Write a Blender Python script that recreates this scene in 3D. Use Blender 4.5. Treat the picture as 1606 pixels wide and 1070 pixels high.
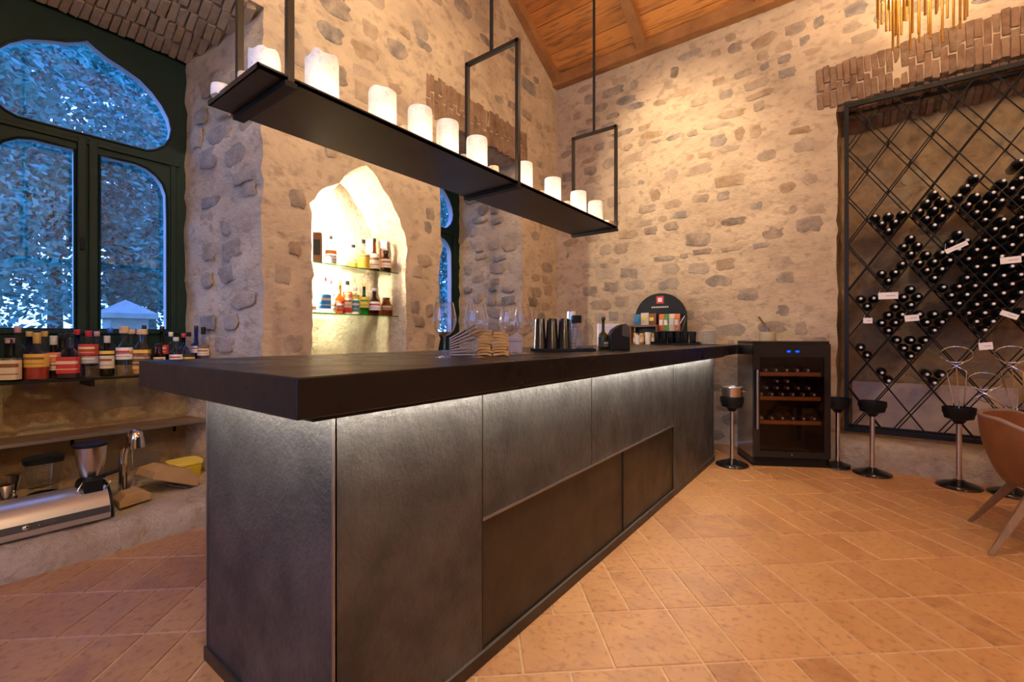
import bpy, bmesh, math, random
from mathutils import Vector, Matrix, noise
from mathutils.geometry import delaunay_2d_cdt

random.seed(7)
for o in list(bpy.data.objects):
    bpy.data.objects.remove(o)
scene = bpy.context.scene
COL = scene.collection
PI = math.pi

# ------------------------------------------------------------------ camera
F, CX, HY, CAMH = 714.0, 803.0, 527.0, 1.24
TH = math.atan(539.0 / 714.0)
cd = bpy.data.cameras.new('camera')
cam = bpy.data.objects.new('camera', cd)
COL.objects.link(cam)
cam.location = (0, 0, CAMH)
cam.rotation_euler = (PI / 2, 0, TH)
cd.sensor_width = 36
cd.lens = 36 * F / 1606
cd.shift_y = -(535 - HY) / 1606
cd.clip_start = 0.05
scene.camera = cam

# ------------------------------------------------------------------ world: blue dusk sky
world = bpy.data.worlds.new('dusk')
scene.world = world
world.use_nodes = True
wn, wl = world.node_tree.nodes, world.node_tree.links
wn.clear()
wo = wn.new('ShaderNodeOutputWorld')
wb = wn.new('ShaderNodeBackground')
wtc = wn.new('ShaderNodeTexCoord')
wsx = wn.new('ShaderNodeSeparateXYZ')
wcr = wn.new('ShaderNodeValToRGB')
wl.new(wtc.outputs['Generated'], wsx.inputs[0])
wl.new(wsx.outputs['Z'], wcr.inputs[0])
wcr.color_ramp.elements[0].position = 0.0
wcr.color_ramp.elements[0].color = (0.22, 0.45, 1.0, 1)
wcr.color_ramp.elements[1].position = 0.7
wcr.color_ramp.elements[1].color = (0.16, 0.30, 1.0, 1)
wl.new(wcr.outputs[0], wb.inputs[0])
wb.inputs[1].default_value = 6.0
wl.new(wb.outputs[0], wo.inputs[0])

vs = scene.view_settings
vs.view_transform = 'Standard'
vs.look = 'None'
vs.gamma = 1.0
vs.use_curve_mapping = False
vs.exposure = 0.12

# ------------------------------------------------------------------ pixel helpers (directions only)
FWD = Vector((-math.sin(TH), math.cos(TH), 0))
RGT = Vector((math.cos(TH), math.sin(TH), 0))
CAMP = Vector((0, 0, CAMH))
def ray(px, py):
    return FWD + RGT * ((px - CX) / F) + Vector((0, 0, 1)) * ((HY - py) / F)
def onX(px, py, X):
    d = ray(px, py); return CAMP + d * (X / d.x)
def onY(px, py, Y):
    d = ray(px, py); return CAMP + d * (Y / d.y)
def onZ(px, py, Z):
    d = ray(px, py); return CAMP + d * ((Z - CAMH) / d.z)
def proj(p):
    v = Vector(p) - CAMP
    dep = v.dot(FWD)
    if dep < 0.05: return None
    return (CX + F * v.dot(RGT) / dep, HY - F * v.z / dep, dep)

# ------------------------------------------------------------------ materials
MATS = {}
def pmat(name, c1, c2=None, scale=8.0, rough=0.6, metal=0.0, bump=0.0, bscale=40.0, coord='Object',
         palette=None, detail=6.0, lo=0.35, hi=0.65, spec=0.5, emit=None, estr=0.0, mixpal=0.6, rough2=None,
         stretch=None, bdist=0.02, c3=None):
    m = bpy.data.materials.new(name); m.use_nodes = True
    n, l = m.node_tree.nodes, m.node_tree.links
    b = n['Principled BSDF']
    b.inputs['Base Color'].default_value = (*c1, 1)
    b.inputs['Roughness'].default_value = rough
    b.inputs['Metallic'].default_value = metal
    b.inputs['Specular IOR Level'].default_value = spec
    if emit:
        b.inputs['Emission Color'].default_value = (*emit, 1)
        b.inputs['Emission Strength'].default_value = estr
    vec = None
    if c2 or bump or palette:
        if coord == 'World':
            g = n.new('ShaderNodeNewGeometry'); vec = g.outputs['Position']
        else:
            t = n.new('ShaderNodeTexCoord'); vec = t.outputs['Object']
            oi = n.new('ShaderNodeObjectInfo')
            va = n.new('ShaderNodeVectorMath'); va.operation = 'MULTIPLY_ADD'
            va.inputs[1].default_value = (1, 1, 1)
            cmb = n.new('ShaderNodeMath'); cmb.operation = 'MULTIPLY'; cmb.inputs[1].default_value = 31.7
            l.new(oi.outputs['Random'], cmb.inputs[0])
            l.new(vec, va.inputs[0]); l.new(cmb.outputs[0], va.inputs[2])
            vec = va.outputs[0]
        if stretch:
            mp = n.new('ShaderNodeMapping'); mp.inputs['Scale'].default_value = stretch
            l.new(vec, mp.inputs[0]); vec = mp.outputs[0]
    col = None
    if palette:
        oi2 = n.new('ShaderNodeObjectInfo')
        cr = n.new('ShaderNodeValToRGB'); cr.color_ramp.interpolation = 'LINEAR'
        k = len(palette)
        while len(cr.color_ramp.elements) < k: cr.color_ramp.elements.new(0.5)
        for i, c in enumerate(palette):
            cr.color_ramp.elements[i].position = i / (k - 1)
            cr.color_ramp.elements[i].color = (*c, 1)
        l.new(oi2.outputs['Random'], cr.inputs[0])
        col = cr.outputs[0]
    if c2:
        nz = n.new('ShaderNodeTexNoise'); nz.inputs['Scale'].default_value = scale
        nz.inputs['Detail'].default_value = detail; nz.inputs['Roughness'].default_value = 0.62
        l.new(vec, nz.inputs['Vector'])
        mr = n.new('ShaderNodeMapRange'); mr.inputs[1].default_value = lo; mr.inputs[2].default_value = hi
        l.new(nz.outputs['Fac'], mr.inputs[0])
        mx = n.new('ShaderNodeMix'); mx.data_type = 'RGBA'
        mx.inputs[6].default_value = (*c1, 1); mx.inputs[7].default_value = (*c2, 1)
        if col: l.new(col, mx.inputs[6])
        fac = mr.outputs[0]
        if col:
            mm = n.new('ShaderNodeMath'); mm.operation = 'MULTIPLY'; mm.inputs[1].default_value = mixpal
            l.new(fac, mm.inputs[0]); fac = mm.outputs[0]
        l.new(fac, mx.inputs[0])
        col = mx.outputs[2]
        if c3:
            nz3 = n.new('ShaderNodeTexNoise'); nz3.inputs['Scale'].default_value = scale * 4.3
            nz3.inputs['Detail'].default_value = 5; l.new(vec, nz3.inputs['Vector'])
            mr3 = n.new('ShaderNodeMapRange'); mr3.inputs[1].default_value = 0.52; mr3.inputs[2].default_value = 0.72
            mr3.inputs[4].default_value = 0.75
            l.new(nz3.outputs['Fac'], mr3.inputs[0])
            mx3 = n.new('ShaderNodeMix'); mx3.data_type = 'RGBA'
            l.new(mr3.outputs[0], mx3.inputs[0]); l.new(col, mx3.inputs[6]); mx3.inputs[7].default_value = (*c3, 1)
            col = mx3.outputs[2]
        if rough2 is not None:
            mr2 = n.new('ShaderNodeMapRange'); mr2.inputs[3].default_value = rough; mr2.inputs[4].default_value = rough2
            l.new(nz.outputs['Fac'], mr2.inputs[0]); mr2.inputs[1].default_value = lo; mr2.inputs[2].default_value = hi
            l.new(mr2.outputs[0], b.inputs['Roughness'])
    if col: l.new(col, b.inputs['Base Color'])
    if bump:
        bz = n.new('ShaderNodeTexNoise'); bz.inputs['Scale'].default_value = bscale
        bz.inputs['Detail'].default_value = 7; bz.inputs['Roughness'].default_value = 0.65
        l.new(vec, bz.inputs['Vector'])
        bp = n.new('ShaderNodeBump'); bp.inputs['Strength'].default_value = bump
        bp.inputs['Distance'].default_value = bdist
        l.new(bz.outputs['Fac'], bp.inputs['Height'])
        l.new(bp.outputs[0], b.inputs['Normal'])
    MATS[name] = m
    return m

def gmat(name, tint=(1, 1, 1), ior=1.45, rough=0.0, gloss=1.0, pw_=4.0, edge=0.75):
    """thin-walled glass: tinted transparency with a Fresnel mirror coat"""
    m = bpy.data.materials.new(name); m.use_nodes = True
    n, l = m.node_tree.nodes, m.node_tree.links
    n.clear()
    o = n.new('ShaderNodeOutputMaterial'); t = n.new('ShaderNodeBsdfTransparent'); g = n.new('ShaderNodeBsdfGlossy')
    lw = n.new('ShaderNodeLayerWeight'); lw.inputs[0].default_value = 0.5
    pw = n.new('ShaderNodeMath'); pw.operation = 'POWER'; pw.inputs[1].default_value = pw_
    fr = n.new('ShaderNodeMath'); fr.operation = 'MULTIPLY_ADD'
    f0 = ((ior - 1) / (ior + 1)) ** 2
    fr.inputs[1].default_value = edge; fr.inputs[2].default_value = f0
    l.new(lw.outputs['Facing'], pw.inputs[0]); l.new(pw.outputs[0], fr.inputs[0])
    g.inputs['Roughness'].default_value = rough
    g.inputs['Color'].default_value = (gloss, gloss, gloss, 1)
    t.inputs[0].default_value = (*tint, 1)
    mx = n.new('ShaderNodeMixShader')
    l.new(fr.outputs[0], mx.inputs[0]); l.new(t.outputs[0], mx.inputs[1]); l.new(g.outputs[0], mx.inputs[2])
    l.new(mx.outputs[0], o.inputs[0])
    MATS[name] = m
    return m

def emat(name, c, s):
    m = bpy.data.materials.new(name); m.use_nodes = True
    n, l = m.node_tree.nodes, m.node_tree.links
    n.clear()
    o = n.new('ShaderNodeOutputMaterial'); e = n.new('ShaderNodeEmission')
    e.inputs[0].default_value = (*c, 1); e.inputs[1].default_value = s
    l.new(e.outputs[0], o.inputs[0])
    MATS[name] = m
    return m

MORT = (0.61, 0.465, 0.31)
pmat('mortar', MORT, (0.45, 0.335, 0.225), scale=2.6, rough=0.92, bump=0.6, bscale=17, coord='World', c3=(0.31, 0.22, 0.145), bdist=0.03, stretch=(1, 1, 1.45))
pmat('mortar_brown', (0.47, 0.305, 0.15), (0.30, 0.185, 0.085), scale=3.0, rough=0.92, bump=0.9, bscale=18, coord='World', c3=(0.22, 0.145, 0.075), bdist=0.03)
pmat('mortar_pale', (0.62, 0.50, 0.36), (0.47, 0.35, 0.23), scale=4.0, rough=0.92, bump=1.0, bscale=22, coord='World', c3=(0.40, 0.29, 0.18), bdist=0.04)
pmat('stone', (0.4, 0.3, 0.2), (0.54, 0.415, 0.295), scale=9, rough=0.9, bump=0.7, bscale=45, coord='World',
     palette=[(0.16, 0.12, 0.09), (0.33, 0.235, 0.16), (0.41, 0.28, 0.165), (0.15, 0.14, 0.13), (0.26, 0.185, 0.13), (0.38, 0.28, 0.19), (0.29, 0.18, 0.09), (0.20, 0.175, 0.155), (0.40, 0.30, 0.21)], mixpal=0.62)
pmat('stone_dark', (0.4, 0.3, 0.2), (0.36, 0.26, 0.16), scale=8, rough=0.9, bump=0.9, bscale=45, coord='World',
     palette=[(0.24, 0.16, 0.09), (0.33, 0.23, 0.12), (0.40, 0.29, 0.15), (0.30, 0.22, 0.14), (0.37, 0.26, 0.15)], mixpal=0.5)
pmat('brick', (0.3, 0.2, 0.12), (0.40, 0.27, 0.165), scale=11, rough=0.9, bump=1.0, bscale=60, coord='World',
     palette=[(0.24, 0.115, 0.06), (0.17, 0.085, 0.045), (0.29, 0.15, 0.08), (0.21, 0.11, 0.065), (0.32, 0.18, 0.10)], mixpal=0.6)
pmat('brick_pale', (0.3, 0.2, 0.12), (0.58, 0.43, 0.28), scale=12, rough=0.9, bump=1.0, bscale=60, coord='World',
     palette=[(0.48, 0.33, 0.19), (0.38, 0.25, 0.14), (0.55, 0.40, 0.25), (0.44, 0.30, 0.17)], mixpal=0.6)
pmat('grout', (0.58, 0.37, 0.19), (0.48, 0.29, 0.15), scale=20, rough=0.85, coord='World')
pmat('terracotta', (0.4, 0.2, 0.1), (0.52, 0.275, 0.105), scale=7, rough=0.36, bump=0.25, bscale=30, coord='World',
     palette=[(0.39, 0.175, 0.062), (0.47, 0.225, 0.082), (0.33, 0.14, 0.05), (0.50, 0.255, 0.10), (0.37, 0.165, 0.062)], mixpal=0.8, rough2=0.52, lo=0.38, hi=0.66, c3=(0.27, 0.11, 0.04))
pmat('plank', (0.3, 0.12, 0.03), (0.15, 0.055, 0.018), scale=2.2, rough=0.55, bump=0.4, bscale=14, coord='World', stretch=(0.35, 2.5, 2.5),
     palette=[(0.62, 0.235, 0.045), (0.52, 0.185, 0.035), (0.68, 0.28, 0.06), (0.56, 0.21, 0.04)], mixpal=0.7, lo=0.48, hi=0.72, c3=(0.13, 0.06, 0.03))
pmat('beam', (0.42, 0.19, 0.06), (0.25, 0.105, 0.03), scale=3, rough=0.6, bump=0.4, bscale=18, coord='World')
pmat('panel', (0.105, 0.098, 0.090), (0.055, 0.049, 0.044), scale=4.5, rough=0.36, metal=0.55, bump=0.45, bscale=24, coord='World', rough2=0.5, bdist=0.015)
pmat('panel_shaded', (0.050, 0.038, 0.027), (0.036, 0.027, 0.019), scale=4.5, rough=0.34, metal=0.5, bump=0.12, bscale=20, coord='World', rough2=0.45)  # darker brown copy of panel: shade away from the counter LED put into colour
pmat('trim_metal', (0.30, 0.28, 0.26), rough=0.38, metal=0.9)
pmat('counter', (0.007, 0.006, 0.0055), (0.014, 0.011, 0.009), scale=5, rough=0.26, bump=0.10, bscale=30, coord='World', rough2=0.40, spec=0.32)
pmat('black_steel', (0.010, 0.008, 0.007), rough=0.5, metal=0.0, spec=0.25)
pmat('bronze_steel', (0.05, 0.036, 0.025), (0.035, 0.027, 0.02), scale=3, rough=0.36, metal=0.55, coord='World')
pmat('black_plastic', (0.007, 0.007, 0.007), rough=0.5, spec=0.2)
pmat('black_gloss', (0.01, 0.01, 0.011), rough=0.15)
pmat('steel', (0.62, 0.58, 0.53), rough=0.24, metal=1.0)
pmat('chrome', (0.80, 0.78, 0.75), rough=0.10, metal=1.0)
pmat('silver_paint', (0.58, 0.53, 0.47), rough=0.32, metal=0.75)
pmat('dark_strip', (0.06, 0.055, 0.05), rough=0.3)
pmat('frame_green', (0.003, 0.020, 0.016), (0.002, 0.014, 0.012), scale=6, spec=0.25, rough=0.5, coord='World')
pmat('frame_edge', (0.42, 0.44, 0.55), rough=0.55)  # pale lavender: dusk light on the green frame's inner edges painted in
pmat('wax', (0.86, 0.82, 0.76), (0.74, 0.70, 0.65), scale=16, rough=0.6, bump=0.3, bscale=30, c3=(0.55, 0.52, 0.50), emit=(1.0, 0.93, 0.84), estr=0.07)  # faint emission imitates strong light falling on the candles
pmat('wax_small', (0.80, 0.62, 0.44), (0.72, 0.55, 0.38), scale=10, rough=0.6)
pmat('wick', (0.05, 0.04, 0.03), rough=0.9)
pmat('gold', (0.80, 0.58, 0.22), rough=0.22, metal=1.0)
pmat('wine_glass_black', (0.010, 0.010, 0.011), rough=0.12)
pmat('capsule', (0.022, 0.020, 0.024), rough=0.3)
pmat('capsule_top', (0.75, 0.72, 0.70), rough=0.35, metal=0.2)  # pale tone: the shine on the foil tops put into their colour
pmat('card', (0.86, 0.80, 0.76), rough=0.8)
pmat('print_grey', (0.42, 0.38, 0.46), rough=0.8)
pmat('leather', (0.22, 0.070, 0.018), (0.17, 0.052, 0.014), scale=9, rough=0.42, bump=0.15, bscale=160)
pmat('leather_in', (0.22, 0.13, 0.10), rough=0.45)
pmat('oak', (0.27, 0.14, 0.05), (0.21, 0.105, 0.035), scale=6, rough=0.5, stretch=(6, 6, 0.8))
pmat('shelf_wood', (0.50, 0.20, 0.055), (0.40, 0.15, 0.04), scale=8, rough=0.5)
pmat('cardboard', (0.45, 0.27, 0.12), (0.38, 0.22, 0.095), scale=6, rough=0.85)
pmat('cork', (0.62, 0.45, 0.28), (0.52, 0.36, 0.21), scale=50, rough=0.9)
pmat('napkin_grey', (0.42, 0.33, 0.28), (0.36, 0.28, 0.235), scale=30, rough=0.95, bump=0.4, bscale=200)
pmat('napkin_straw', (0.78, 0.44, 0.12), (0.58, 0.31, 0.08), scale=25, rough=0.9, bump=0.5, bscale=140)
pmat('white_box', (0.80, 0.74, 0.74), rough=0.7)
pmat('plate_white', (0.84, 0.77, 0.66), rough=0.25)
pmat('jar_beige', (0.60, 0.47, 0.29), (0.52, 0.40, 0.24), scale=10, rough=0.5)
pmat('yellow', (0.62, 0.42, 0.02), rough=0.45)
pmat('plank_shelf', (0.20, 0.115, 0.06), (0.12, 0.07, 0.035), scale=6, rough=0.6, coord='World')
pmat('leaf', (0.012, 0.17, 0.16), (0.025, 0.28, 0.27), scale=0.6, rough=0.6, coord='World', c3=(0.01, 0.07, 0.08))
pmat('bark', (0.09, 0.07, 0.05), (0.05, 0.04, 0.03), scale=5, rough=0.9)
pmat('grass_ground', (0.06, 0.14, 0.06), (0.04, 0.09, 0.04), scale=3, rough=0.95, coord='World')
pmat('pillar_stone', (0.24, 0.34, 0.34), (0.16, 0.24, 0.24), scale=4, rough=0.9, bump=0.4, bscale=20)
pmat('pale_panel', (0.66, 0.52, 0.40), (0.44, 0.33, 0.27), scale=3.2, rough=0.8, bump=0.4, bscale=25, coord='World', c3=(0.60, 0.45, 0.32))
pmat('shade_cream', (0.85, 0.74, 0.58), rough=0.8, emit=(1.0, 0.72, 0.42), estr=2.0)
pmat('plaster_room', (0.55, 0.42, 0.30), (0.45, 0.33, 0.22), scale=2, rough=0.9, coord='World')
gmat('pane', (0.93, 0.96, 0.98), ior=1.5)
gmat('clear_glass', (0.90, 0.92, 0.93), ior=1.45)
gmat('wine_glass', (0.93, 0.93, 0.94), ior=1.65, pw_=1.7, edge=0.9)
gmat('shelf_glass', (0.88, 0.95, 0.91), ior=1.5)
gmat('shelf_edge', (0.25, 0.62, 0.45), ior=1.5)
gmat('bottle_green', (0.06, 0.30, 0.10), ior=1.5)
gmat('bottle_olive', (0.22, 0.22, 0.06), ior=1.5)
gmat('bottle_blue', (0.10, 0.25, 0.75), ior=1.5)
gmat('bottle_amber', (0.62, 0.30, 0.06), ior=1.5)
gmat('bottle_brown', (0.26, 0.10, 0.03), ior=1.5)
gmat('dark_door_glass', (0.72, 0.66, 0.62), ior=1.35)
pmat('cooler_side', (0.45, 0.43, 0.41), rough=0.14, metal=0.9)
for nm, c in dict(liq_amber=(0.60, 0.25, 0.03), liq_red=(0.38, 0.05, 0.03), liq_dark=(0.05, 0.022, 0.016), liq_pink=(0.65, 0.25, 0.16), liq_gold=(0.80, 0.45, 0.05)).items():
    pmat(nm, c, rough=0.2)
for nm, c in dict(lab_cream=(0.70, 0.58, 0.44), lab_white=(0.78, 0.74, 0.72), lab_gold=(0.72, 0.42, 0.08), lab_red=(0.55, 0.04, 0.035), lab_orange=(0.75, 0.20, 0.07), lab_blue=(0.03, 0.22, 0.62), lab_black=(0.03, 0.03, 0.03), lab_grey=(0.40, 0.36, 0.38), lab_green=(0.10, 0.30, 0.06), lab_yellow=(0.80, 0.60, 0.10), lab_teal=(0.05, 0.20, 0.28), lab_brown=(0.22, 0.10, 0.05)).items():
    pmat(nm, c, rough=0.7)
for nm, c in dict(cap_gold=(0.65, 0.45, 0.15), cap_red=(0.5, 0.03, 0.05), cap_black=(0.015, 0.013, 0.015), cap_white=(0.8, 0.77, 0.75), cap_blue=(0.03, 0.14, 0.6), cap_silver=(0.7, 0.68, 0.66), cap_pink=(0.6, 0.35, 0.40)).items():
    pmat(nm, c, rough=0.4, metal=0.2)
emat('led_white', (1.0, 0.93, 0.82), 105.0)
emat('led_shelf', (1.0, 0.83, 0.58), 46.0)
emat('led_niche', (1.0, 0.86, 0.64), 3800.0)
emat('led_blue', (0.0, 0.012, 1.0), 16.0)
emat('led_cooler', (1.0, 0.62, 0.34), 5.0)
emat('bulb_warm', (1.0, 0.78, 0.50), 2.0)

# ------------------------------------------------------------------ mesh helpers
class MB:
    def __init__(s): s.v = []; s.f = []
    def add(s, vs, fs):
        b = len(s.v); s.v += [tuple(q) for q in vs]; s.f += [tuple(i + b for i in q) for q in fs]; return s
    def box(s, a, b, M=None):
        x0, y0, z0 = a; x1, y1, z1 = b
        vs = [(x, y, z) for z in (z0, z1) for y in (y0, y1) for x in (x0, x1)]
        if M: vs = [M @ Vector(q) for q in vs]
        return s.add(vs, [(0, 2, 3, 1), (4, 5, 7, 6), (0, 1, 5, 4), (1, 3, 7, 5), (3, 2, 6, 7), (2, 0, 4, 6)])
    def lathe(s, prof, n=20, c=(0, 0, 0), sq=0.0, rot=0.0, M=None, sx=1, sy=1):
        vs = []; fs = []
        for (r, z) in prof:
            for i in range(n):
                a = 2 * PI * i / n + rot
                k = 1.0
                if sq:
                    k = (abs(math.cos(a)) ** sq + abs(math.sin(a)) ** sq) ** (-1.0 / sq)
                q = Vector((c[0] + r * k * math.cos(a) * sx, c[1] + r * k * math.sin(a) * sy, c[2] + z))
                vs.append(M @ q if M else q)
        m = len(prof)
        for j in range(m - 1):
            for i in range(n):
                i2 = (i + 1) % n
                fs.append((j * n + i, j * n + i2, (j + 1) * n + i2, (j + 1) * n + i))
        if prof[0][0] > 1e-5: fs.append(tuple(range(n - 1, -1, -1)))
        if prof[-1][0] > 1e-5: fs.append(tuple((m - 1) * n + i for i in range(n)))
        return s.add(vs, fs)
    def shell(s, prof, n=20, c=(0, 0, 0)):
        vs = []; fs = []
        for (r, z) in prof:
            for i in range(n):
                a = 2 * PI * i / n
                vs.append((c[0] + r * math.cos(a), c[1] + r * math.sin(a), c[2] + z))
        for j in range(len(prof) - 1):
            for i in range(n):
                i2 = (i + 1) % n
                fs.append((j * n + i, j * n + i2, (j + 1) * n + i2, (j + 1) * n + i))
        return s.add(vs, fs)
    def tube(s, pts, r, n=8, closed=False, r1=None):
        pts = [Vector(p) for p in pts]; m = len(pts)
        vs = []; fs = []; up = None
        for k, p in enumerate(pts):
            if closed: t = pts[(k + 1) % m] - pts[k - 1]
            else: t = pts[min(k + 1, m - 1)] - pts[max(k - 1, 0)]
            t.normalize()
            if up is None:
                up = Vector((0, 0, 1)) if abs(t.z) < 0.9 else Vector((1, 0, 0))
            u = (up - t * up.dot(t)).normalized(); w = t.cross(u); up = u
            rr = r if r1 is None else r + (r1 - r) * k / max(m - 1, 1)
            for i in range(n):
                a = 2 * PI * i / n
                vs.append(p + (u * math.cos(a) + w * math.sin(a)) * rr)
        for k in range(m if closed else m - 1):
            k2 = (k + 1) % m
            for i in range(n):
                i2 = (i + 1) % n
                fs.append((k * n + i, k * n + i2, k2 * n + i2, k2 * n + i))
        if not closed:
            fs.append(tuple(range(n - 1, -1, -1))); fs.append(tuple((m - 1) * n + i for i in range(n)))
        return s.add(vs, fs)
    def prism(s, poly, fn, t0, t1):
        """poly 2-D, fn(u,v,t)->3-D"""
        n = len(poly)
        vs = [fn(u, v, t0) for u, v in poly] + [fn(u, v, t1) for u, v in poly]
        fs = [tuple(range(n - 1, -1, -1)), tuple(range(n, 2 * n))] + [(i, (i + 1) % n, n + (i + 1) % n, n + i) for i in range(n)]
        return s.add(vs, fs)
    def build(s, name, mat, parent=None, smooth=None, recalc=True, bevel=0, loc=None):
        me = bpy.data.meshes.new(name)
        me.from_pydata(s.v, [], s.f)
        if recalc or bevel:
            bm = bmesh.new(); bm.from_mesh(me)
            if recalc: bmesh.ops.recalc_face_normals(bm, faces=bm.faces)
            if bevel:
                bmesh.ops.bevel(bm, geom=bm.edges[:], offset=bevel, segments=2, affect='EDGES', profile=0.5, clamp_overlap=True)
            bm.to_mesh(me); bm.free()
        if smooth is not None:
            me.polygons.foreach_set('use_smooth', [True] * len(me.polygons))
            me.set_sharp_from_angle(angle=math.radians(smooth))
        me.materials.append(MATS[mat] if isinstance(mat, str) else mat)
        o = bpy.data.objects.new(name, me); COL.objects.link(o)
        if parent: o.parent = parent
        if loc: o.location = loc
        return o

def tag(o, label, cat, group=None):
    o['label'] = label; o['category'] = cat
    if group: o['group'] = group
    return o
def struct(o, label=None):
    o['kind'] = 'structure'
    if label: o['label'] = label
    return o
def thing(name, label, cat, loc=(0, 0, 0), rz=0.0, group=None):
    o = bpy.data.objects.new(name, None); COL.objects.link(o)
    o.empty_display_size = 0.05
    o.location = loc; o.rotation_euler = (0, 0, rz)
    return tag(o, label, cat, group)
def inst(name, me, parent, M):
    o = bpy.data.objects.new(name, me); COL.objects.link(o)
    o.parent = parent; o.matrix_local = M
    return o
ORD = ['first', 'second', 'third', 'fourth', 'fifth', 'sixth', 'seventh', 'eighth', 'ninth', 'tenth', 'eleventh', 'twelfth', 'thirteenth', 'fourteenth']

def resample(poly, step, closed=True):
    out = []; n = len(poly)
    for i in range(n if closed else n - 1):
        a = Vector(poly[i]); b = Vector(poly[(i + 1) % n])
        k = max(1, int(round((b - a).length / step)))
        for j in range(k): out.append(a + (b - a) * (j / k))
    if not closed: out.append(Vector(poly[-1]))
    return out
def inside(p, poly):
    x, y = p[0], p[1]; c = False; n = len(poly); j = n - 1
    for i in range(n):
        xi, yi = poly[i][0], poly[i][1]; xj, yj = poly[j][0], poly[j][1]
        if (yi > y) != (yj > y) and x < (xj - xi) * (y - yi) / (yj - yi) + xi: c = not c
        j = i
    return c
def jitter(loop, amp, fz=7.0, seed=0.0):
    return [p + Vector((noise.noise((p[0] * fz, p[1] * fz, seed)), noise.noise((p[0] * fz, p[1] * fz, seed + 9.3)))) * amp for p in loop]

def cdt_face(name, outline, holes, cell, fn, amp, mat, parent=None, bounds=None):
    """rough masonry face with real holes; fn(u,v,h)->3-D"""
    verts = []; edges = []
    for lp in [outline] + holes:
        b = len(verts); verts += [Vector((p[0], p[1])) for p in lp]
        edges += [(b + i, b + (i + 1) % len(lp)) for i in range(len(lp))]
    nb = len(verts)
    bset = verts[:nb]
    us = [p[0] for p in outline]; vsn = [p[1] for p in outline]
    cellmap = {}
    for p in bset: cellmap.setdefault((int(p[0] // cell), int(p[1] // cell)), []).append(p)
    u = min(us) + cell / 2
    while u < max(us):
        v = min(vsn) + cell / 2
        while v < max(vsn):
            p = Vector((u + random.uniform(-.3, .3) * cell, v + random.uniform(-.3, .3) * cell))
            ck = (int(p[0] // cell), int(p[1] // cell))
            near = any((p - q).length < cell * 0.5 for dx in (-1, 0, 1) for dy in (-1, 0, 1) for q in cellmap.get((ck[0] + dx, ck[1] + dy), []))
            if not near and inside(p, outline) and not any(inside(p, h) for h in holes): verts.append(p)
            v += cell
        u += cell
    ov, oe, of, a, b_, c_ = delaunay_2d_cdt(verts, edges, [], 0, 1e-6)
    bk = set((round(p[0], 4), round(p[1], 4)) for p in bset)
    vs = []
    for p in ov:
        h = 0.0
        if (round(p[0], 4), round(p[1], 4)) not in bk:
            h = amp * (noise.noise((p[0] * 2.1, p[1] * 2.1, 3.3)) + 0.6 * noise.noise((p[0] * 6, p[1] * 6, 8.1)))
        vs.append(fn(p[0], p[1], h))
    fs = []
    for f in of:
        c = sum((ov[i] for i in f), Vector((0, 0))) / len(f)
        if inside(c, outline) and not any(inside(c, h) for h in holes): fs.append(tuple(f))
    m = MB(); m.v = [tuple(q) for q in vs]; m.f = fs
    return m.build(name, mat, parent, smooth=50)

def reveal(name, loop, fo, fi, nseg, mat, parent, amp=0.02, closed=True, seed=0.0):
    """strip from outer loop fo(p) to inner loop fi(p), roughened"""
    m = MB(); n = len(loop); vs = []
    for k in range(nseg + 1):
        t = k / nseg
        for p in loop:
            q = Vector(fo(p)) * (1 - t) + Vector(fi(p)) * t
            if 0 < k < nseg:
                q += Vector((noise.noise(q * 5 + Vector((seed, 0, 0))), noise.noise(q * 5 + Vector((0, seed + 4, 0))), noise.noise(q * 5 + Vector((0, 0, seed + 8))))) * amp
            vs.append(q)
    fs = []
    for k in range(nseg):
        for i in range(n if closed else n - 1):
            i2 = (i + 1) % n
            fs.append((k * n + i, k * n + i2, (k + 1) * n + i2, (k + 1) * n + i))
    m.add(vs, fs)
    return m.build(name, mat, parent, smooth=60)

# rubble stone variants: flat irregular domes, local x/y in the wall, z out of it
STONES = []
def make_stones(k, mat):
    out = []
    for s in range(k):
        rnd = random.Random(100 + s)
        n = 13; m = MB(); vs = []
        rad = []
        for i in range(n):
            a = 2 * PI * i / n
            sq = 5.0
            kk = (abs(math.cos(a)) ** sq + abs(math.sin(a)) ** sq) ** (-1 / sq)
            rad.append(kk * rnd.uniform(0.72, 1.0))
        for (f, z) in ((1.0, -0.7), (0.93, 0.45), (0.75, 0.8)):
            for i in range(n):
                a = 2 * PI * i / n
                vs.append((f * rad[i] * math.cos(a), f * rad[i] * math.sin(a), z + rnd.uniform(-.14, .14)))
        vs.append((rnd.uniform(-.1, .1), rnd.uniform(-.1, .1), 0.95))
        fs = []
        for j in range(2):
            for i in range(n):
                i2 = (i + 1) % n
                fs.append((j * n + i, j * n + i2, (j + 1) * n + i2, (j + 1) * n + i))
        for i in range(n): fs.append((2 * n + i, 2 * n + (i + 1) % n, 3 * n))
        m.add(vs, fs)
        o = m.build('stone', mat, None, smooth=60)
        out.append(o.data); bpy.data.objects.remove(o)
    return out
STONES = make_stones(14, 'stone')
STONES_D = make_stones(10, 'stone_dark')
def brick_mesh(sx, sy, sz, mat, seed):
    rnd = random.Random(seed)
    m = MB().box((-sx / 2, -sy / 2, -sz / 2), (sx / 2, sy / 2, sz / 2))
    m.v = [(x + rnd.uniform(-.06, .06) * sx, y + rnd.uniform(-.06, .06) * sy, z + rnd.uniform(-.06, .06) * sz) for x, y, z in m.v]
    o = m.build('brick', mat, None, bevel=min(sx, sy, sz) * 0.12)
    me = o.data; bpy.data.objects.remove(o)
    return me

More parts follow.
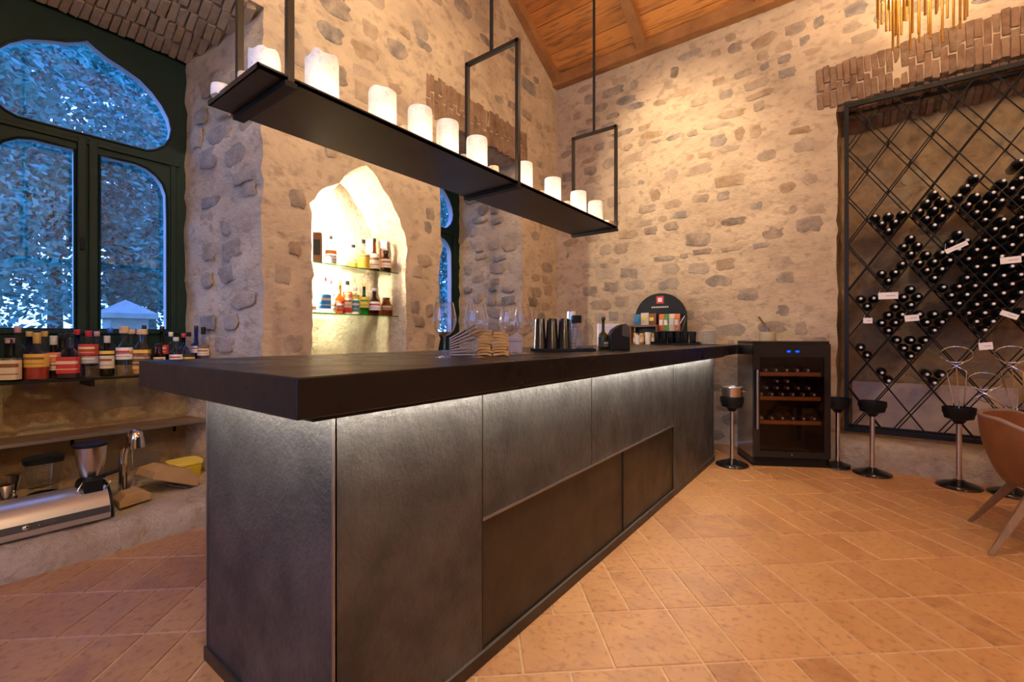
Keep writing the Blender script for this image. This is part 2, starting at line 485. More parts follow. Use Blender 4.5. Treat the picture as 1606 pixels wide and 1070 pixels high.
def rubble(parent, name, u0, u1, v0, v1, holes, frame, keep=0.55, meshes=None, rh=(0.09, 0.19), rw=(0.13, 0.42), depth=(0.004, 0.010), maxn=300, seed=1, topfn=None, margin=0.04):
    """rows of irregular stones; frame(u,v)->(origin, xaxis, yaxis, normal)"""
    rnd = random.Random(seed); cnt = 0
    meshes = meshes or STONES
    v = v0
    while v < v1 and cnt < maxn:
        h = rnd.uniform(*rh)
        u = u0 + rnd.uniform(-.1, .05)
        while u < u1 and cnt < maxn:
            w = rnd.uniform(*rw) * (0.75 + h * 2.2)
            cu, cv = u + w / 2, v + h / 2 + rnd.uniform(-.03, .03)
            ok = rnd.random() < keep and cu - w / 2 > u0 and cu + w / 2 < u1 and cv + h / 2 < v1
            if ok and topfn and cv + h / 2 + 0.08 > topfn(cu): ok = False
            if ok:
                for hp in holes:
                    if any(inside((cu + a * (w / 2 + margin), cv + b * (h / 2 + margin)), hp) for a in (-1, -.4, .4, 1) for b in (-1, 0, 1)): ok = False; break
            if ok:
                og, xa, ya, nn = frame(cu, cv)
                pr = proj(og)
                if pr and -60 < pr[0] < 1666 and -60 < pr[1] < 1130:
                    R = Matrix((xa, ya, nn)).transposed().to_4x4()
                    M = Matrix.Translation(og) @ R @ Matrix.Rotation(rnd.uniform(-.12, .12), 4, 'Z') @ Matrix.Diagonal((w * 0.47, h * 0.47, rnd.uniform(*depth), 1))
                    inst(name, rnd.choice(meshes), parent, M); cnt += 1
            u += w + rnd.uniform(0.01, 0.05)
        v += h + rnd.uniform(0.008, 0.03)
    return cnt

# ================================================================== STRUCTURE
XL, YE, YB, XR = -3.43, 5.62, -3.0, 5.0
WIN_X = -4.45                      # plane of the left windows
EAVE, SLOPE, RIDGEY = 4.90, 0.54, 0.5
RIDGEZ = EAVE + SLOPE * (YE - RIDGEY)
def roofz(y): return RIDGEZ - SLOPE * abs(y - RIDGEY)

# ---- floor: grout bed and tiles laid at 41.5 degrees
fl = MB().box((XL - 0.1, YB, -0.12), (XR, YE + 0.1, -0.004)).build('floor', 'grout')
struct(fl, 'terracotta tiled floor with pale orange joints')
TA = math.radians(41.5)
TU = Vector((math.cos(TA), math.sin(TA), 0)); TV = Vector((-math.sin(TA), math.cos(TA), 0))
def tile_mesh(lu, lv):
    g = 0.0035; c = 0.004; m = MB()
    a, b = lu / 2 - g, lv / 2 - g
    vs = [(-a, -b, -.006), (a, -b, -.006), (a, b, -.006), (-a, b, -.006), (-a + c, -b + c, 0), (a - c, -b + c, 0), (a - c, b - c, 0), (-a + c, b - c, 0)]
    m.add(vs, [(4, 5, 6, 7), (0, 1, 5, 4), (1, 2, 6, 5), (2, 3, 7, 6), (3, 0, 4, 7)])
    o = m.build('tile', 'terracotta', None, recalc=False); me = o.data; bpy.data.objects.remove(o)
    return me
TL, TW = 0.345, 0.172              # row depth, tile width
TM1, TM2 = tile_mesh(TW, TL), tile_mesh(2 * TW, TL)
rnd = random.Random(5)
tiles = []
for r in range(-24, 32):
    k = -36 + 0
    while k < 36:
        wide = rnd.random() < 0.22
        wdt = 2 if wide else 1
        c = TU * ((k + wdt / 2) * TW) + TV * (r * TL + 0.11)
        k += wdt
        if not (XL - 0.05 < c.x < XR - 0.1 and YB + 0.2 < c.y < YE - 0.02): continue
        if -1.85 < c.x < -1.30 and 0.9 < c.y < 4.6: continue
        tiles.append((c, wide))
def tile_area(c):
    p = proj(c)
    if not p or not (-40 < p[0] < 1646 and -40 < p[1] < 1110): return 0
    return 1.0 / p[2] ** 3
tiles.sort(key=lambda t: -tile_area(t[0]) * (2 if t[1] else 1))
rest = MB(); nt = 0
for c, wide in tiles:
    me = TM2 if wide else TM1
    M = Matrix.Translation(c + Vector((0, 0, rnd.uniform(-.0006, .0006)))) @ Matrix.Rotation(TA, 4, 'Z')
    if nt < 300 and tile_area(c) > 0:
        inst('tile', me, fl, M); nt += 1
    else:
        rest.add([M @ v.co for v in me.vertices], [tuple(p.vertices) for p in me.polygons])
rt = rest.build('tile_field', 'terracotta', fl, recalc=False); rt['kind'] = 'stuff'

# ---- left wall with two window niches and a pointed alcove
def niche_loop(y0, y1, ztop, rise, zb=0.0):
    yc = (y0 + y1) / 2; hw = (y1 - y0) / 2
    pts = [(y0, zb), (y1, zb), (y1, ztop)]
    for i in range(1, 8):
        t = i / 8
        pts.append((y1 - 2 * hw * t, ztop + rise * math.sin(PI * t)))
    pts.append((y0, ztop))
    return pts
def rough_loop(pts, amp, seed, zmin=0.02, step=0.09):
    lp = resample(pts, step)
    j = jitter(lp, amp, 8.0, seed)
    for a, b in zip(lp, j):
        if a[1] < zmin: b[0], b[1] = a[0], a[1]
    return j
N1 = (0.016, 1.544, 3.62, 0.10); N2 = (3.31, 4.76, 3.45, 0.05)
lp1 = rough_loop(niche_loop(*N1), 0.030, 1.0)
lp2 = rough_loop(niche_loop(*N2), 0.042, 2.0)
alc_px = [(488, 600), (637, 600), (637, 500), (636, 440), (637, 372), (627, 343), (613, 318), (603, 300), (592, 277), (574, 258), (560, 263), (545, 272), (520, 290), (500, 305), (487, 322), (490, 345), (491, 420), (490, 500)]
alc = [(onX(a, b, XL).y, onX(a, b, XL).z) for a, b in alc_px]
lpa = jitter(resample(alc, 0.06), 0.028, 9.0, 3.0)
wl_out = resample([(YB, 0), (YE, 0), (YE, EAVE - 0.02), (RIDGEY, RIDGEZ), (YB, roofz(YB))], 0.3)
wall_left = cdt_face('wall_left', wl_out, [lp1, lp2, lpa], 0.13, lambda u, v, h: (XL + h, u, v), 0.016, 'mortar')
struct(wall_left, 'rubble stone wall with two window niches and a lit alcove')
frameL = lambda u, v: (Vector((XL + 0.002, u, v)), Vector((0, 1, 0)), Vector((0, 0, 1)), Vector((1, 0, 0)))
lint2 = [(3.08, 3.40), (4.92, 3.40), (4.92, 3.97), (3.08, 3.97)]
pier1 = [(1.5, 0.9), (1.93, 0.9), (1.93, 2.5), (1.5, 2.5)]; pier2 = [(2.82, 0.9), (3.32, 0.9), (3.32, 2.7), (2.82, 2.7)]
rubble(wall_left, 'stone', 1.585, 1.885, 0.95, 2.45, [lp1, lpa], frameL, keep=0.85, seed=12, rw=(0.10, 0.19), rh=(0.11, 0.20), margin=0.015)
rubble(wall_left, 'stone', 2.90, 3.26, 0.95, 2.65, [lp2, lpa], frameL, keep=0.85, seed=14, rw=(0.11, 0.22), rh=(0.11, 0.20), margin=0.015)
rubble(wall_left, 'stone', -0.2, YE - 0.03, 0.95, 5.6, [lp1, lp2, lpa, lint2, pier1, pier2], frameL, keep=0.60, maxn=262, seed=11, rw=(0.11, 0.36), topfn=lambda u: roofz(u) - 0.25, rh=(0.10, 0.22))
# niche reveals
def inner1(p):
    yc = 0.78
    return (WIN_X - 0.02, yc + (p[0] - yc) * 0.79, min(p[1], 3.62) * 3.53 / 3.62)
def inner2(p):
    yc = 4.035
    return (WIN_X - 0.02, yc + (p[0] - yc) * 0.86, min(p[1], 3.46) * 3.50 / 3.46)
rv1 = struct(reveal('wall_niche', lp1, lambda p: (XL, p[0], p[1]), inner1, 9, 'mortar', None, 0.03), 'deep splayed stone reveal around the left window')
rv2 = struct(reveal('wall_niche', lp2, lambda p: (XL, p[0], p[1]), inner2, 9, 'mortar', None, 0.035, seed=3), 'deep stone reveal around the window behind the wine glasses')
def innera(p):
    yc = 2.38
    return (XL - 0.36, yc + (p[0] - yc) * 0.90 - 0.02, 0.8 + (p[1] - 0.8) * 0.95)
rva = struct(reveal('wall_niche', lpa, lambda p: (XL, p[0], p[1]), innera, 6, 'mortar_pale', None, 0.03, seed=5), 'rough pointed alcove hacked into the stone wall')
bk = [Vector((innera(p)[1], innera(p)[2])) for p in lpa]
cdt_face('alcove_back', bk, [], 0.07, lambda u, v, h: (XL - 0.36 - abs(h) * 0 + h, u, v), 0.05, 'mortar_pale', rva)
# stones on the reveals
def reveal_frame(yo, yi, sgn):
    A = Vector((XL, yo, 0)); B = Vector((WIN_X, yi, 0)); d = (B - A)
    L = d.length; d.normalize(); nrm = Vector((0, 0, 1)).cross(d) * sgn
    if nrm.y > 0: nrm = -nrm
    def fr(u, v):
        xa = d if nrm.dot(d.cross(Vector((0, 0, 1)))) > 0 else -d
        return (A + d * u + Vector((0, 0, v)) + nrm * 0.004, xa, Vector((0, 0, 1)), nrm)
    return fr, L
fr1, L1 = reveal_frame(1.544, 0.78 + 0.764 * 0.79, 1)
rubble(rv1, 'stone', 0.05, L1 - 0.05, 0.95, 3.45, [], fr1, keep=0.8, seed=21, rw=(0.16, 0.34), rh=(0.11, 0.22))
fr2, L2 = reveal_frame(4.76, 4.035 + 0.725 * 0.86, 1)
rubble(rv2, 'stone', 0.05, L2 - 0.05, 0.95, 3.35, [], fr2, keep=0.85, seed=23, rw=(0.14, 0.32), depth=(0.010, 0.022))
# pale brick soffit over the left window
bms = [brick_mesh(0.185, 0.062, 0.05, 'brick_pale', 40 + i) for i in range(5)]
rnd = random.Random(9)
ny = 24
for i in range(ny):
    f = (i + 0.5) / ny * 2 - 1
    x = XL - 0.02 - (0.10 if i % 2 else 0.0)
    if i % 2 == 0: x -= 0.09
    while x > WIN_X + 0.09:
        t = (XL - x) / (XL - WIN_X)
        yy = 0.78 + f * 0.764 * (1 - 0.21 * t)
        zz = (3.62 + 0.10 * math.sin(PI * (f + 1) / 2)) * (1 - t) + 3.53 * t - 0.006 - rnd.uniform(0, .008)
        pr = proj((x, yy, zz))
        if pr and pr[1] > -80 and pr[0] > -60:
            inst('brick', rnd.choice(bms), rv1, Matrix.Translation((x, yy, zz)) @ Matrix.Rotation(-f * 0.17, 4, 'Z') @ Matrix.Rotation(-0.15, 4, 'Y') @ Matrix.Diagonal((1, (1 - 0.21 * t) * 0.94, 1, 1)))
        x -= 0.196
# brown soldier-course lintel over the second niche
sb = [brick_mesh(0.050, 0.055, 0.235, 'brick', 60 + i) for i in range(4)]
sh = [brick_mesh(0.050, 0.055, 0.165, 'brick', 70 + i) for i in range(4)]
rnd = random.Random(13)
y = 3.14; i = 0
while y < 4.86:
    lowz = 3.47 + rnd.uniform(-.02, .02)
    a, b = (sb, sh) if i % 2 else (sh, sb)
    h1 = 0.235 if i % 2 else 0.165
    R = Matrix.Rotation(PI / 2, 4, 'Z')
    inst('brick', rnd.choice(a), wall_left, Matrix.Translation((XL - 0.020 + rnd.uniform(-.006, .006), y, lowz + h1 / 2)) @ R)
    inst('brick', rnd.choice(b), wall_left, Matrix.Translation((XL - 0.020 + rnd.uniform(-.006, .006), y, lowz + 0.41 - (0.40 - h1) / 2 + 0.0)) @ R)
    y += 0.055; i += 1

# ---- niche under the left window: back wall, stone ledge
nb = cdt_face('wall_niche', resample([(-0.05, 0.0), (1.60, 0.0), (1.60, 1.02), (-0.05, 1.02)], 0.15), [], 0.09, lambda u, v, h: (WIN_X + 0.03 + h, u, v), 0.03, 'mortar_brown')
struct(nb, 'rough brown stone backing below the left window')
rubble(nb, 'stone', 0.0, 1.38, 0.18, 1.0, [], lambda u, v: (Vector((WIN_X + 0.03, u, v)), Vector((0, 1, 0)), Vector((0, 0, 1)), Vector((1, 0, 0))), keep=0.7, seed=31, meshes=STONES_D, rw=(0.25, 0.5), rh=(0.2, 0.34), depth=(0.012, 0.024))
m = MB(); prof = [(-4.47, 0.17), (-4.2, 0.165), (-3.9, 0.16), (-3.65, 0.155), (-3.52, 0.15), (-3.45, 0.14), (-3.405, 0.115), (-3.39, 0.07), (-3.385, 0.03), (-3.385, -0.01)]
vs = []; ny = 60; y0, y1 = -0.8, 2.2
for i in range(ny + 1):
    yy = y0 + (y1 - y0) * i / ny
    for (x, z) in prof:
        q = Vector((x, yy, z))
        d = 0.014 * noise.noise(q * 6) + 0.010 * noise.noise(q * 17)
        if z < 0: d = 0
        vs.append((x + d * 1.2, yy, z + d))
k = len(prof)
m.add(vs, [(i * k + j, i * k + j + 1, (i + 1) * k + j + 1, (i + 1) * k + j) for i in range(ny) for j in range(k - 1)])
ledge = struct(m.build('trim_1', 'mortar_pale', None, smooth=60), 'low rounded stone ledge along the floor under the left window')
# narrow wooden shelf in that niche
t = thing('wall_shelf', 'narrow dark wooden shelf with pale edge above the silver appliance', 'shelf', (WIN_X + 0.06, 0.69, 0.56))
MB().box((0, -0.75, 0), (0.30, 0.73, 0.022)).build('board', 'plank_shelf', t, bevel=0.002)
MB().box((0.302, -0.75, 0.002), (0.308, 0.73, 0.020)).build('edge_strip', 'trim_metal', t)
for yy in (-0.6, 0.0, 0.6):
    MB().box((0.0, yy - 0.01, -0.09), (0.012, yy + 0.01, 0.0)).box((0.0, yy - 0.01, -0.012), (0.2, yy + 0.01, 0.0)).build('bracket', 'black_steel', t)

# ---- end wall with the wine niche
NX0, NX1, NZ0, NZ1 = -0.15, 2.62, 0.26, 3.56
lpw = rough_loop([(NX0, NZ0), (NX1, NZ0), (NX1, NZ1), (2.0, NZ1 + 0.05), (1.23, NZ1 + 0.07), (0.5, NZ1 + 0.05), (NX0, NZ1)], 0.022, 6.0, zmin=-1)
wall_back = cdt_face('wall_back', resample([(XL, 0), (XR, 0), (XR, EAVE), (XL, EAVE)], 0.3), [lpw], 0.13, lambda u, v, h: (u, YE - h, v), 0.016, 'mortar')
struct(wall_back, 'beige rubble stone end wall with the wine rack niche')
frameE = lambda u, v: (Vector((u, YE - 0.002, v)), Vector((1, 0, 0)), Vector((0, 0, 1)), Vector((0, -1, 0)))
lintE = [(-0.36, 3.50), (2.9, 3.50), (2.9, 4.06), (-0.36, 4.06)]
rubble(wall_back, 'stone', XL + 0.03, 1.6, 0.05, 4.72, [lpw, lintE], frameE, keep=0.62, seed=42, rh=(0.07, 0.19), rw=(0.11, 0.38))
NYB = 6.17
def innerw(p): return (1.23 + (p[0] - 1.23) * 0.985, NYB, NZ0 + (p[1] - NZ0) * 0.955)
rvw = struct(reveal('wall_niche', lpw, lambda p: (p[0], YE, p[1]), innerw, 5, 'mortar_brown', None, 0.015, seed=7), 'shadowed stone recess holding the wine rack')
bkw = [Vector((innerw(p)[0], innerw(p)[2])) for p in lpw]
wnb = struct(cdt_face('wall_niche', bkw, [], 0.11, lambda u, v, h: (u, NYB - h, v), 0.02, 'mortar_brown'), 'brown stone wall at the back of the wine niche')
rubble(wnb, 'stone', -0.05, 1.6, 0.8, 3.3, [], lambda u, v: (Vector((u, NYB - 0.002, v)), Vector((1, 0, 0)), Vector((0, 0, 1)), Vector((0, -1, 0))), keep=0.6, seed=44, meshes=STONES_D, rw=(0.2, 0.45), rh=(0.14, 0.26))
# brick flat arch over it
rnd = random.Random(17)
x = -0.29; i = 0
while x < 2.75:
    arch = 0.05 * math.sin(PI * (x + 0.3) / 3.1)
    lowz = 3.55 + arch + rnd.uniform(-.015, .015)
    a, b = (sb, sh) if i % 2 else (sh, sb)
    h1 = 0.235 if i % 2 else 0.165
    tilt = Matrix.Rotation((x - 1.23) * 0.05, 4, 'Y')
    if x < 2.8:
        inst('brick', rnd.choice(a), wall_back, Matrix.Translation((x, YE + 0.014 + rnd.uniform(-.008, .008), lowz + h1 / 2)) @ tilt)
        inst('brick', rnd.choice(b), wall_back, Matrix.Translation((x, YE + 0.014 + rnd.uniform(-.008, .008), lowz + 0.41 - (0.40 - h1) / 2)) @ tilt)
        # soffit bricks
        inst('brick', rnd.choice(sb), rvw, Matrix.Translation((x, YE + 0.17, lowz - 0.03)) @ Matrix.Rotation(PI / 2, 4, 'X'))
        inst('brick', rnd.choice(sb), rvw, Matrix.Translation((x, YE + 0.42, lowz - 0.09)) @ Matrix.Rotation(PI / 2 - 0.2, 4, 'X'))
    x += 0.0545; i += 1
# low plinth in front of the niche
m = MB(); vs = []; nxx = 50
prof = [(YE + 0.02, 0.265), (YE - 0.08, 0.262), (YE - 0.17, 0.255), (YE - 0.215, 0.235), (YE - 0.232, 0.18), (YE - 0.236, 0.09), (YE - 0.238, -0.01)]
for i in range(nxx + 1):
    xx = -0.20 + 3.2 * i / nxx
    for (yy, z) in prof:
        q = Vector((xx, yy, z)); d = 0.012 * noise.noise(q * 7) + .008 * noise.noise(q * 19)
        if z < 0: d = 0
        vs.append((xx, yy - d, z + d * 0.6))
k = len(prof)
m.add(vs, [(i * k + j, i * k + j + 1, (i + 1) * k + j + 1, (i + 1) * k + j) for i in range(nxx) for j in range(k - 1)])
m.add([vs[j] for j in range(k)] + [(-0.20, YE + 0.02, -0.01)], [tuple(range(k + 1))])
struct(m.build('trim_2', 'mortar_pale', None, smooth=60), 'pale stone plinth at the foot of the wine rack')
tag(MB().box((-0.03, NYB - 0.06, 0.25), (1.19, NYB - 0.03, 0.757)).build('stone_panel', 'pale_panel', None, bevel=0.004), 'pale marbled stone panel standing behind the foot of the wine rack', 'panel')

# ---- walls behind the camera
def room_wall(name, outline, holes, fn, label):
    o = cdt_face(name, resample(outline, 0.5), holes, 0.5, fn, 0.0, 'plaster_room'); return struct(o, label)
wf_holes = [[Vector(q) for q in ((x0, 0.8), (x0 + 1.3, 0.8), (x0 + 1.3, 3.5), (x0, 3.5))] for x0 in (-3.1, -1.5, 0.1)]  # third opening added to bring more dusk light onto the reveals
room_wall('wall_front', [(XL, 0), (XR, 0), (XR, roofz(YB)), (XL, roofz(YB))], wf_holes, lambda u, v, h: (u, YB, v), 'plaster wall behind the viewer with two tall windows and a third added for dusk light')
room_wall('wall_right', [(YB, 0), (YE, 0), (YE, EAVE), (RIDGEY, RIDGEZ), (YB, roofz(YB))], [], lambda u, v, h: (XR, u, v), 'plaster wall on the dining side')

# ---- timber ceiling
cl = MB()
for (ya, yb) in ((YE + 0.05, RIDGEY), (RIDGEY, YB - 0.05)):
    za, zb = roofz(ya), roofz(yb)
    cl.add([(XL - 0.1, ya, za + 0.03), (XR + 0.1, ya, za + 0.03), (XR + 0.1, yb, zb + 0.03), (XL - 0.1, yb, zb + 0.03)], [(0, 1, 2, 3)])
ceil = struct(cl.build('ceiling', 'beam', None), 'pitched timber ceiling of orange stained planks')
ang = math.atan(SLOPE)
sl = Vector((0, -math.cos(ang), math.sin(ang))); up = Vector((0, math.sin(ang), math.cos(ang)))
org = Vector((0, YE, EAVE))
def onroof(u, s, h=0): return Vector((u, 0, 0)) + org + sl * s + up * h
s = 0.0; rnd = random.Random(3)
total = (YE - RIDGEY) / math.cos(ang)
while s < total - 0.25:
    w = rnd.uniform(0.17, 0.24)
    m = MB(); x0, x1 = XL - 0.05, XR
    d = rnd.uniform(0, 0.008)
    vs = [onroof(x0, s + .004, -d), onroof(x1, s + .004, -d), onroof(x1, s + w - .004, -d), onroof(x0, s + w - .004, -d)]
    vs2 = [v + up * 0.025 for v in vs]
    m.add(vs + vs2, [(0, 1, 2, 3), (4, 7, 6, 5), (0, 4, 5, 1), (1, 5, 6, 2), (2, 6, 7, 3), (3, 7, 4, 0)])
    m.build('plank', 'plank', ceil)
    s += w
def rafter(x, w, h, name='rafter'):
    m = MB(); vs = []
    for ss in (-0.02, total):
        for (du, dh) in ((-w / 2, 0), (w / 2, 0), (w / 2, -h), (-w / 2, -h)):
            vs.append(onroof(x + du, ss, dh))
    m.add(vs, [(0, 1, 2, 3), (4, 7, 6, 5), (0, 4, 5, 1), (1, 5, 6, 2), (2, 6, 7, 3), (3, 7, 4, 0)])
    return m.build(name, 'beam', ceil, bevel=0.006)
rafter(XL + 0.05, 0.10, 0.13)
for k in range(6): rafter(-2.13 + 1.32 * k, 0.12, 0.12)
MB().box((XL, YE - 0.13, EAVE - 0.13), (XR, YE + 0.0, EAVE + 0.02)).build('wall_plate', 'beam', ceil, bevel=0.006)

# ---- windows: green timber frames with ogee lights
def halfpts(px, plane=WIN_X, yc=0.78):
    return [((onX(a, b, plane).y - yc), onX(a, b, plane).z) for a, b in px]
UP = halfpts([(134, 61), (150, 74), (170, 90), (195, 106), (220, 124), (240, 145), (255, 166), (265, 186), (269, 204), (266, 218), (257, 229), (243, 235), (230, 236)])
zb_up = UP[-1][1]
upper = [(0.0, UP[0][1])] + [(max(a, 0.01), b) for a, b in UP[1:]]
upper_full = upper + [(-a, b) for a, b in reversed(upper[1:])]
LO = halfpts([(156, 244), (185, 250), (212, 256), (230, 264), (245, 276), (255, 289), (261, 306), (262, 350), (262, 517), (156, 516)])
lo_r = [(a, b) for a, b in LO]; zlo = min(b for a, b in LO)
lo_r[-1] = (lo_r[0][0], zlo); lo_r[-2] = (lo_r[-3][0], zlo)
lo_l = [(-a, b) for a, b in reversed(lo_r)]
def window(name, yc, label, facing=1):
    W = bpy.data.objects.new(name, None); COL.objects.link(W); W.location = (WIN_X, yc, 0)
    struct(W, label)
    out = resample([(-0.68, 0.97), (0.68, 0.97), (0.68, 3.60), (-0.68, 3.60)], 0.3)
    holes = [[Vector(p) for p in upper_full], [Vector(p) for p in lo_r], [Vector(p) for p in lo_l]]
    fn = lambda u, v, h: (h, u, v)
    f = cdt_face('frame', out, holes, 0.3, fn, 0, 'frame_green', W)
    me = f.data
    for lp, nm in zip(holes, ('upper', 'right', 'left')):
        m = MB(); n = len(lp)
        vs = [(0.0, p[0], p[1]) for p in lp] + [(-0.085, p[0], p[1]) for p in lp]
        m.add(vs, [(i, (i + 1) % n, n + (i + 1) % n, n + i) for i in range(n)])
        m.build('frame_edge', 'frame_edge', W, smooth=40)
        g = MB().prism([tuple(p) for p in lp], lambda u, v, t: (t, u, v), -0.075, -0.070)
        g.build('pane', 'pane', W)
        bead = MB().tube([(0.004, p[0], p[1]) for p in lp], 0.009, 6, closed=True)
        bead.build('bead', 'frame_green', W, smooth=60)
    # raised stiles around the two casements, meeting rail with handle
    for sgn in (-1, 1):
        a0 = 0.006; y0_, y1_ = sorted((sgn * 0.006, sgn * 0.055))
        MB().box((-0.01, y0_, 1.27), (0.022, y1_, zb_up - 0.03)).build('meeting_stile', 'frame_green', W, bevel=0.004)
        y0_, y1_ = sorted((sgn * 0.50, sgn * 0.54))
        MB().box((-0.01, y0_, 1.27), (0.016, y1_, zb_up - 0.05)).build('outer_stile', 'frame_green', W, bevel=0.004)
    MB().box((-0.01, -0.56, zb_up - 0.075), (0.02, 0.56, zb_up - 0.045)).build('transom', 'frame_green', W, bevel=0.004)
    MB().box((-0.01, -0.56, 1.255), (0.02, 0.56, 1.285)).build('bottom_rail', 'frame_green', W, bevel=0.004)
    h = MB().box((0.02, -0.045, 1.86), (0.032, -0.020, 1.98))
    h.tube([(0.03, -0.032, 1.94), (0.06, -0.032, 1.94), (0.06, -0.032, 1.86)], 0.007, 6)
    h.build('handle', 'black_steel', W, smooth=40)
    return W
window('window_1', 0.78, 'dark green window with an ogee top light and two casements by the bottles')
window('window_2', 4.035, 'dark green window half hidden beyond the alcove')
for i, hl in enumerate(wf_holes):
    W = bpy.data.objects.new('window_%d' % (i + 3), None); COL.objects.link(W); W.location = (hl[0][0] + 0.65, YB, 0)
    struct(W, 'unseen tall window behind the viewer')  # the last one is added for its dusk light
    for a, b in (((-0.65, -0.03, 0.8), (-0.58, 0.03, 3.5)), ((0.58, -0.03, 0.8), (0.65, 0.03, 3.5)), ((-0.58, -0.03, 3.42), (0.58, 0.03, 3.5)), ((-0.58, -0.03, 0.8), (0.58, 0.03, 0.88)), ((-0.03, -0.03, 0.88), (0.03, 0.03, 3.42))):
        MB().box(a, b).build('frame_bar', 'frame_green', W)
    for a in (-0.58, 0.03): MB().box((a, -0.005, 0.88), (a + 0.55, 0.0, 3.42)).build('pane', 'pane', W)

# ---- outdoors: garden beyond the windows
gr = MB().add([(-40, -30, -0.3), (WIN_X - 0.1, -30, -0.3), (WIN_X - 0.1, 40, -0.3), (-40, 40, -0.3)], [(0, 1, 2, 3)]).build('garden_ground', 'grass_ground')
struct(gr, 'dusky garden ground outside the windows')
def tree(x, y, h, cr, nl, seed, label, leaf=0.16):
    rnd = random.Random(seed)
    T = thing('garden_tree', label, 'tree', (x, y, -0.3), 0, 'trees outside the windows')
    pts = [Vector((0, 0, 0)), Vector((rnd.uniform(-.1, .1), rnd.uniform(-.1, .1), h * 0.3)), Vector((rnd.uniform(-.2, .2), rnd.uniform(-.2, .2), h * 0.6)), Vector((0, 0, h * 0.9))]
    m = MB().tube(pts, 0.16, 8, r1=0.04); m.build('trunk', 'bark', T, smooth=60)
    m = MB()
    clumps = []
    for i in range(26):
        a = rnd.uniform(0, 2 * PI); b = rnd.uniform(-0.85, 1.0); rr = cr * rnd.uniform(0.35, 1.0)
        c = Vector((rr * math.cos(a) * math.sqrt(max(0, 1 - b * b * 0.6)), rr * math.sin(a) * math.sqrt(max(0, 1 - b * b * 0.6)), h * 0.62 + b * h * 0.40))
        clumps.append((c, rnd.uniform(0.35, 0.6) * cr * 0.8))
        if i % 3 == 0:
            mb = MB().tube([Vector((0, 0, h * 0.35)), (Vector((0, 0, h * 0.5)) + c) / 2, c], 0.045, 6, r1=0.012)
            mb.build('branch', 'bark', T)
    for i in range(nl):
        c, r = clumps[rnd.randrange(len(clumps))]
        d = Vector((rnd.gauss(0, 1), rnd.gauss(0, 1), rnd.gauss(0, 0.8)))
        d = d.normalized() * r * (rnd.random() ** 0.45)
        p = c + d
        u = Vector((rnd.gauss(0, 1), rnd.gauss(0, 1), rnd.gauss(0, .6))).normalized()
        w = u.orthogonal().normalized()
        w.rotate(Matrix.Rotation(rnd.uniform(0, 6.28), 3, u))
        L = leaf * rnd.uniform(0.6, 1.3)
        m.add([p - u * L / 2, p + w * L * 0.24, p + u * L / 2, p - w * L * 0.24], [(0, 1, 2, 3)])
    o = m.build('foliage', 'leaf', T, recalc=False); o['kind'] = 'stuff'
tree(-10.6, 0.3, 7.0, 2.2, 19000, 1, 'tall leafy tree filling the left window casement', leaf=0.12)
tree(-11.2, 3.9, 6.2, 2.2, 17000, 2, 'bushy tree behind the right casement of the left window', leaf=0.12)
tree(-14.5, 2.0, 9.5, 3.0, 18000, 3, 'high tree crown seen through the ogee top light', leaf=0.18)
tree(-9.5, 9.8, 6.0, 2.0, 9000, 4, 'tree seen through the window behind the wine glasses')
tree(-15.0, 12.5, 7.0, 2.6, 4000, 5, 'far tree beyond the half hidden window', leaf=0.22)
tree(-18.5, -0.5, 9.0, 3.4, 9000, 6, 'dense far tree behind the left casement', leaf=0.42)
tree(-19.0, 5.0, 10.5, 3.8, 11000, 7, 'dense far tree behind the right casement', leaf=0.42)
tree(-17.5, 17.5, 9.0, 3.2, 7000, 8, 'dense far tree behind the half hidden window', leaf=0.42)
p = onX(197, 516, -8.2)
T = thing('garden_pillar', 'blue-lit stone garden pillar with a pyramid cap outside the left window', 'pillar', (-8.2, p.y, -0.3))
MB().box((-0.21, -0.21, 0), (0.21, 0.21, 1.78)).build('shaft', 'pillar_stone', T, bevel=0.01)
MB().add([(-.3, -.3, 1.78), (.3, -.3, 1.78), (.3, .3, 1.78), (-.3, .3, 1.78), (-.3, -.3, 1.85), (.3, -.3, 1.85), (.3, .3, 1.85), (-.3, .3, 1.85), (0, 0, 2.05)],
         [(3, 2, 1, 0), (0, 1, 5, 4), (1, 2, 6, 5), (2, 3, 7, 6), (3, 0, 4, 7), (4, 5, 8), (5, 6, 8), (6, 7, 8), (7, 4, 8)]).build('cap', 'pillar_stone', T)

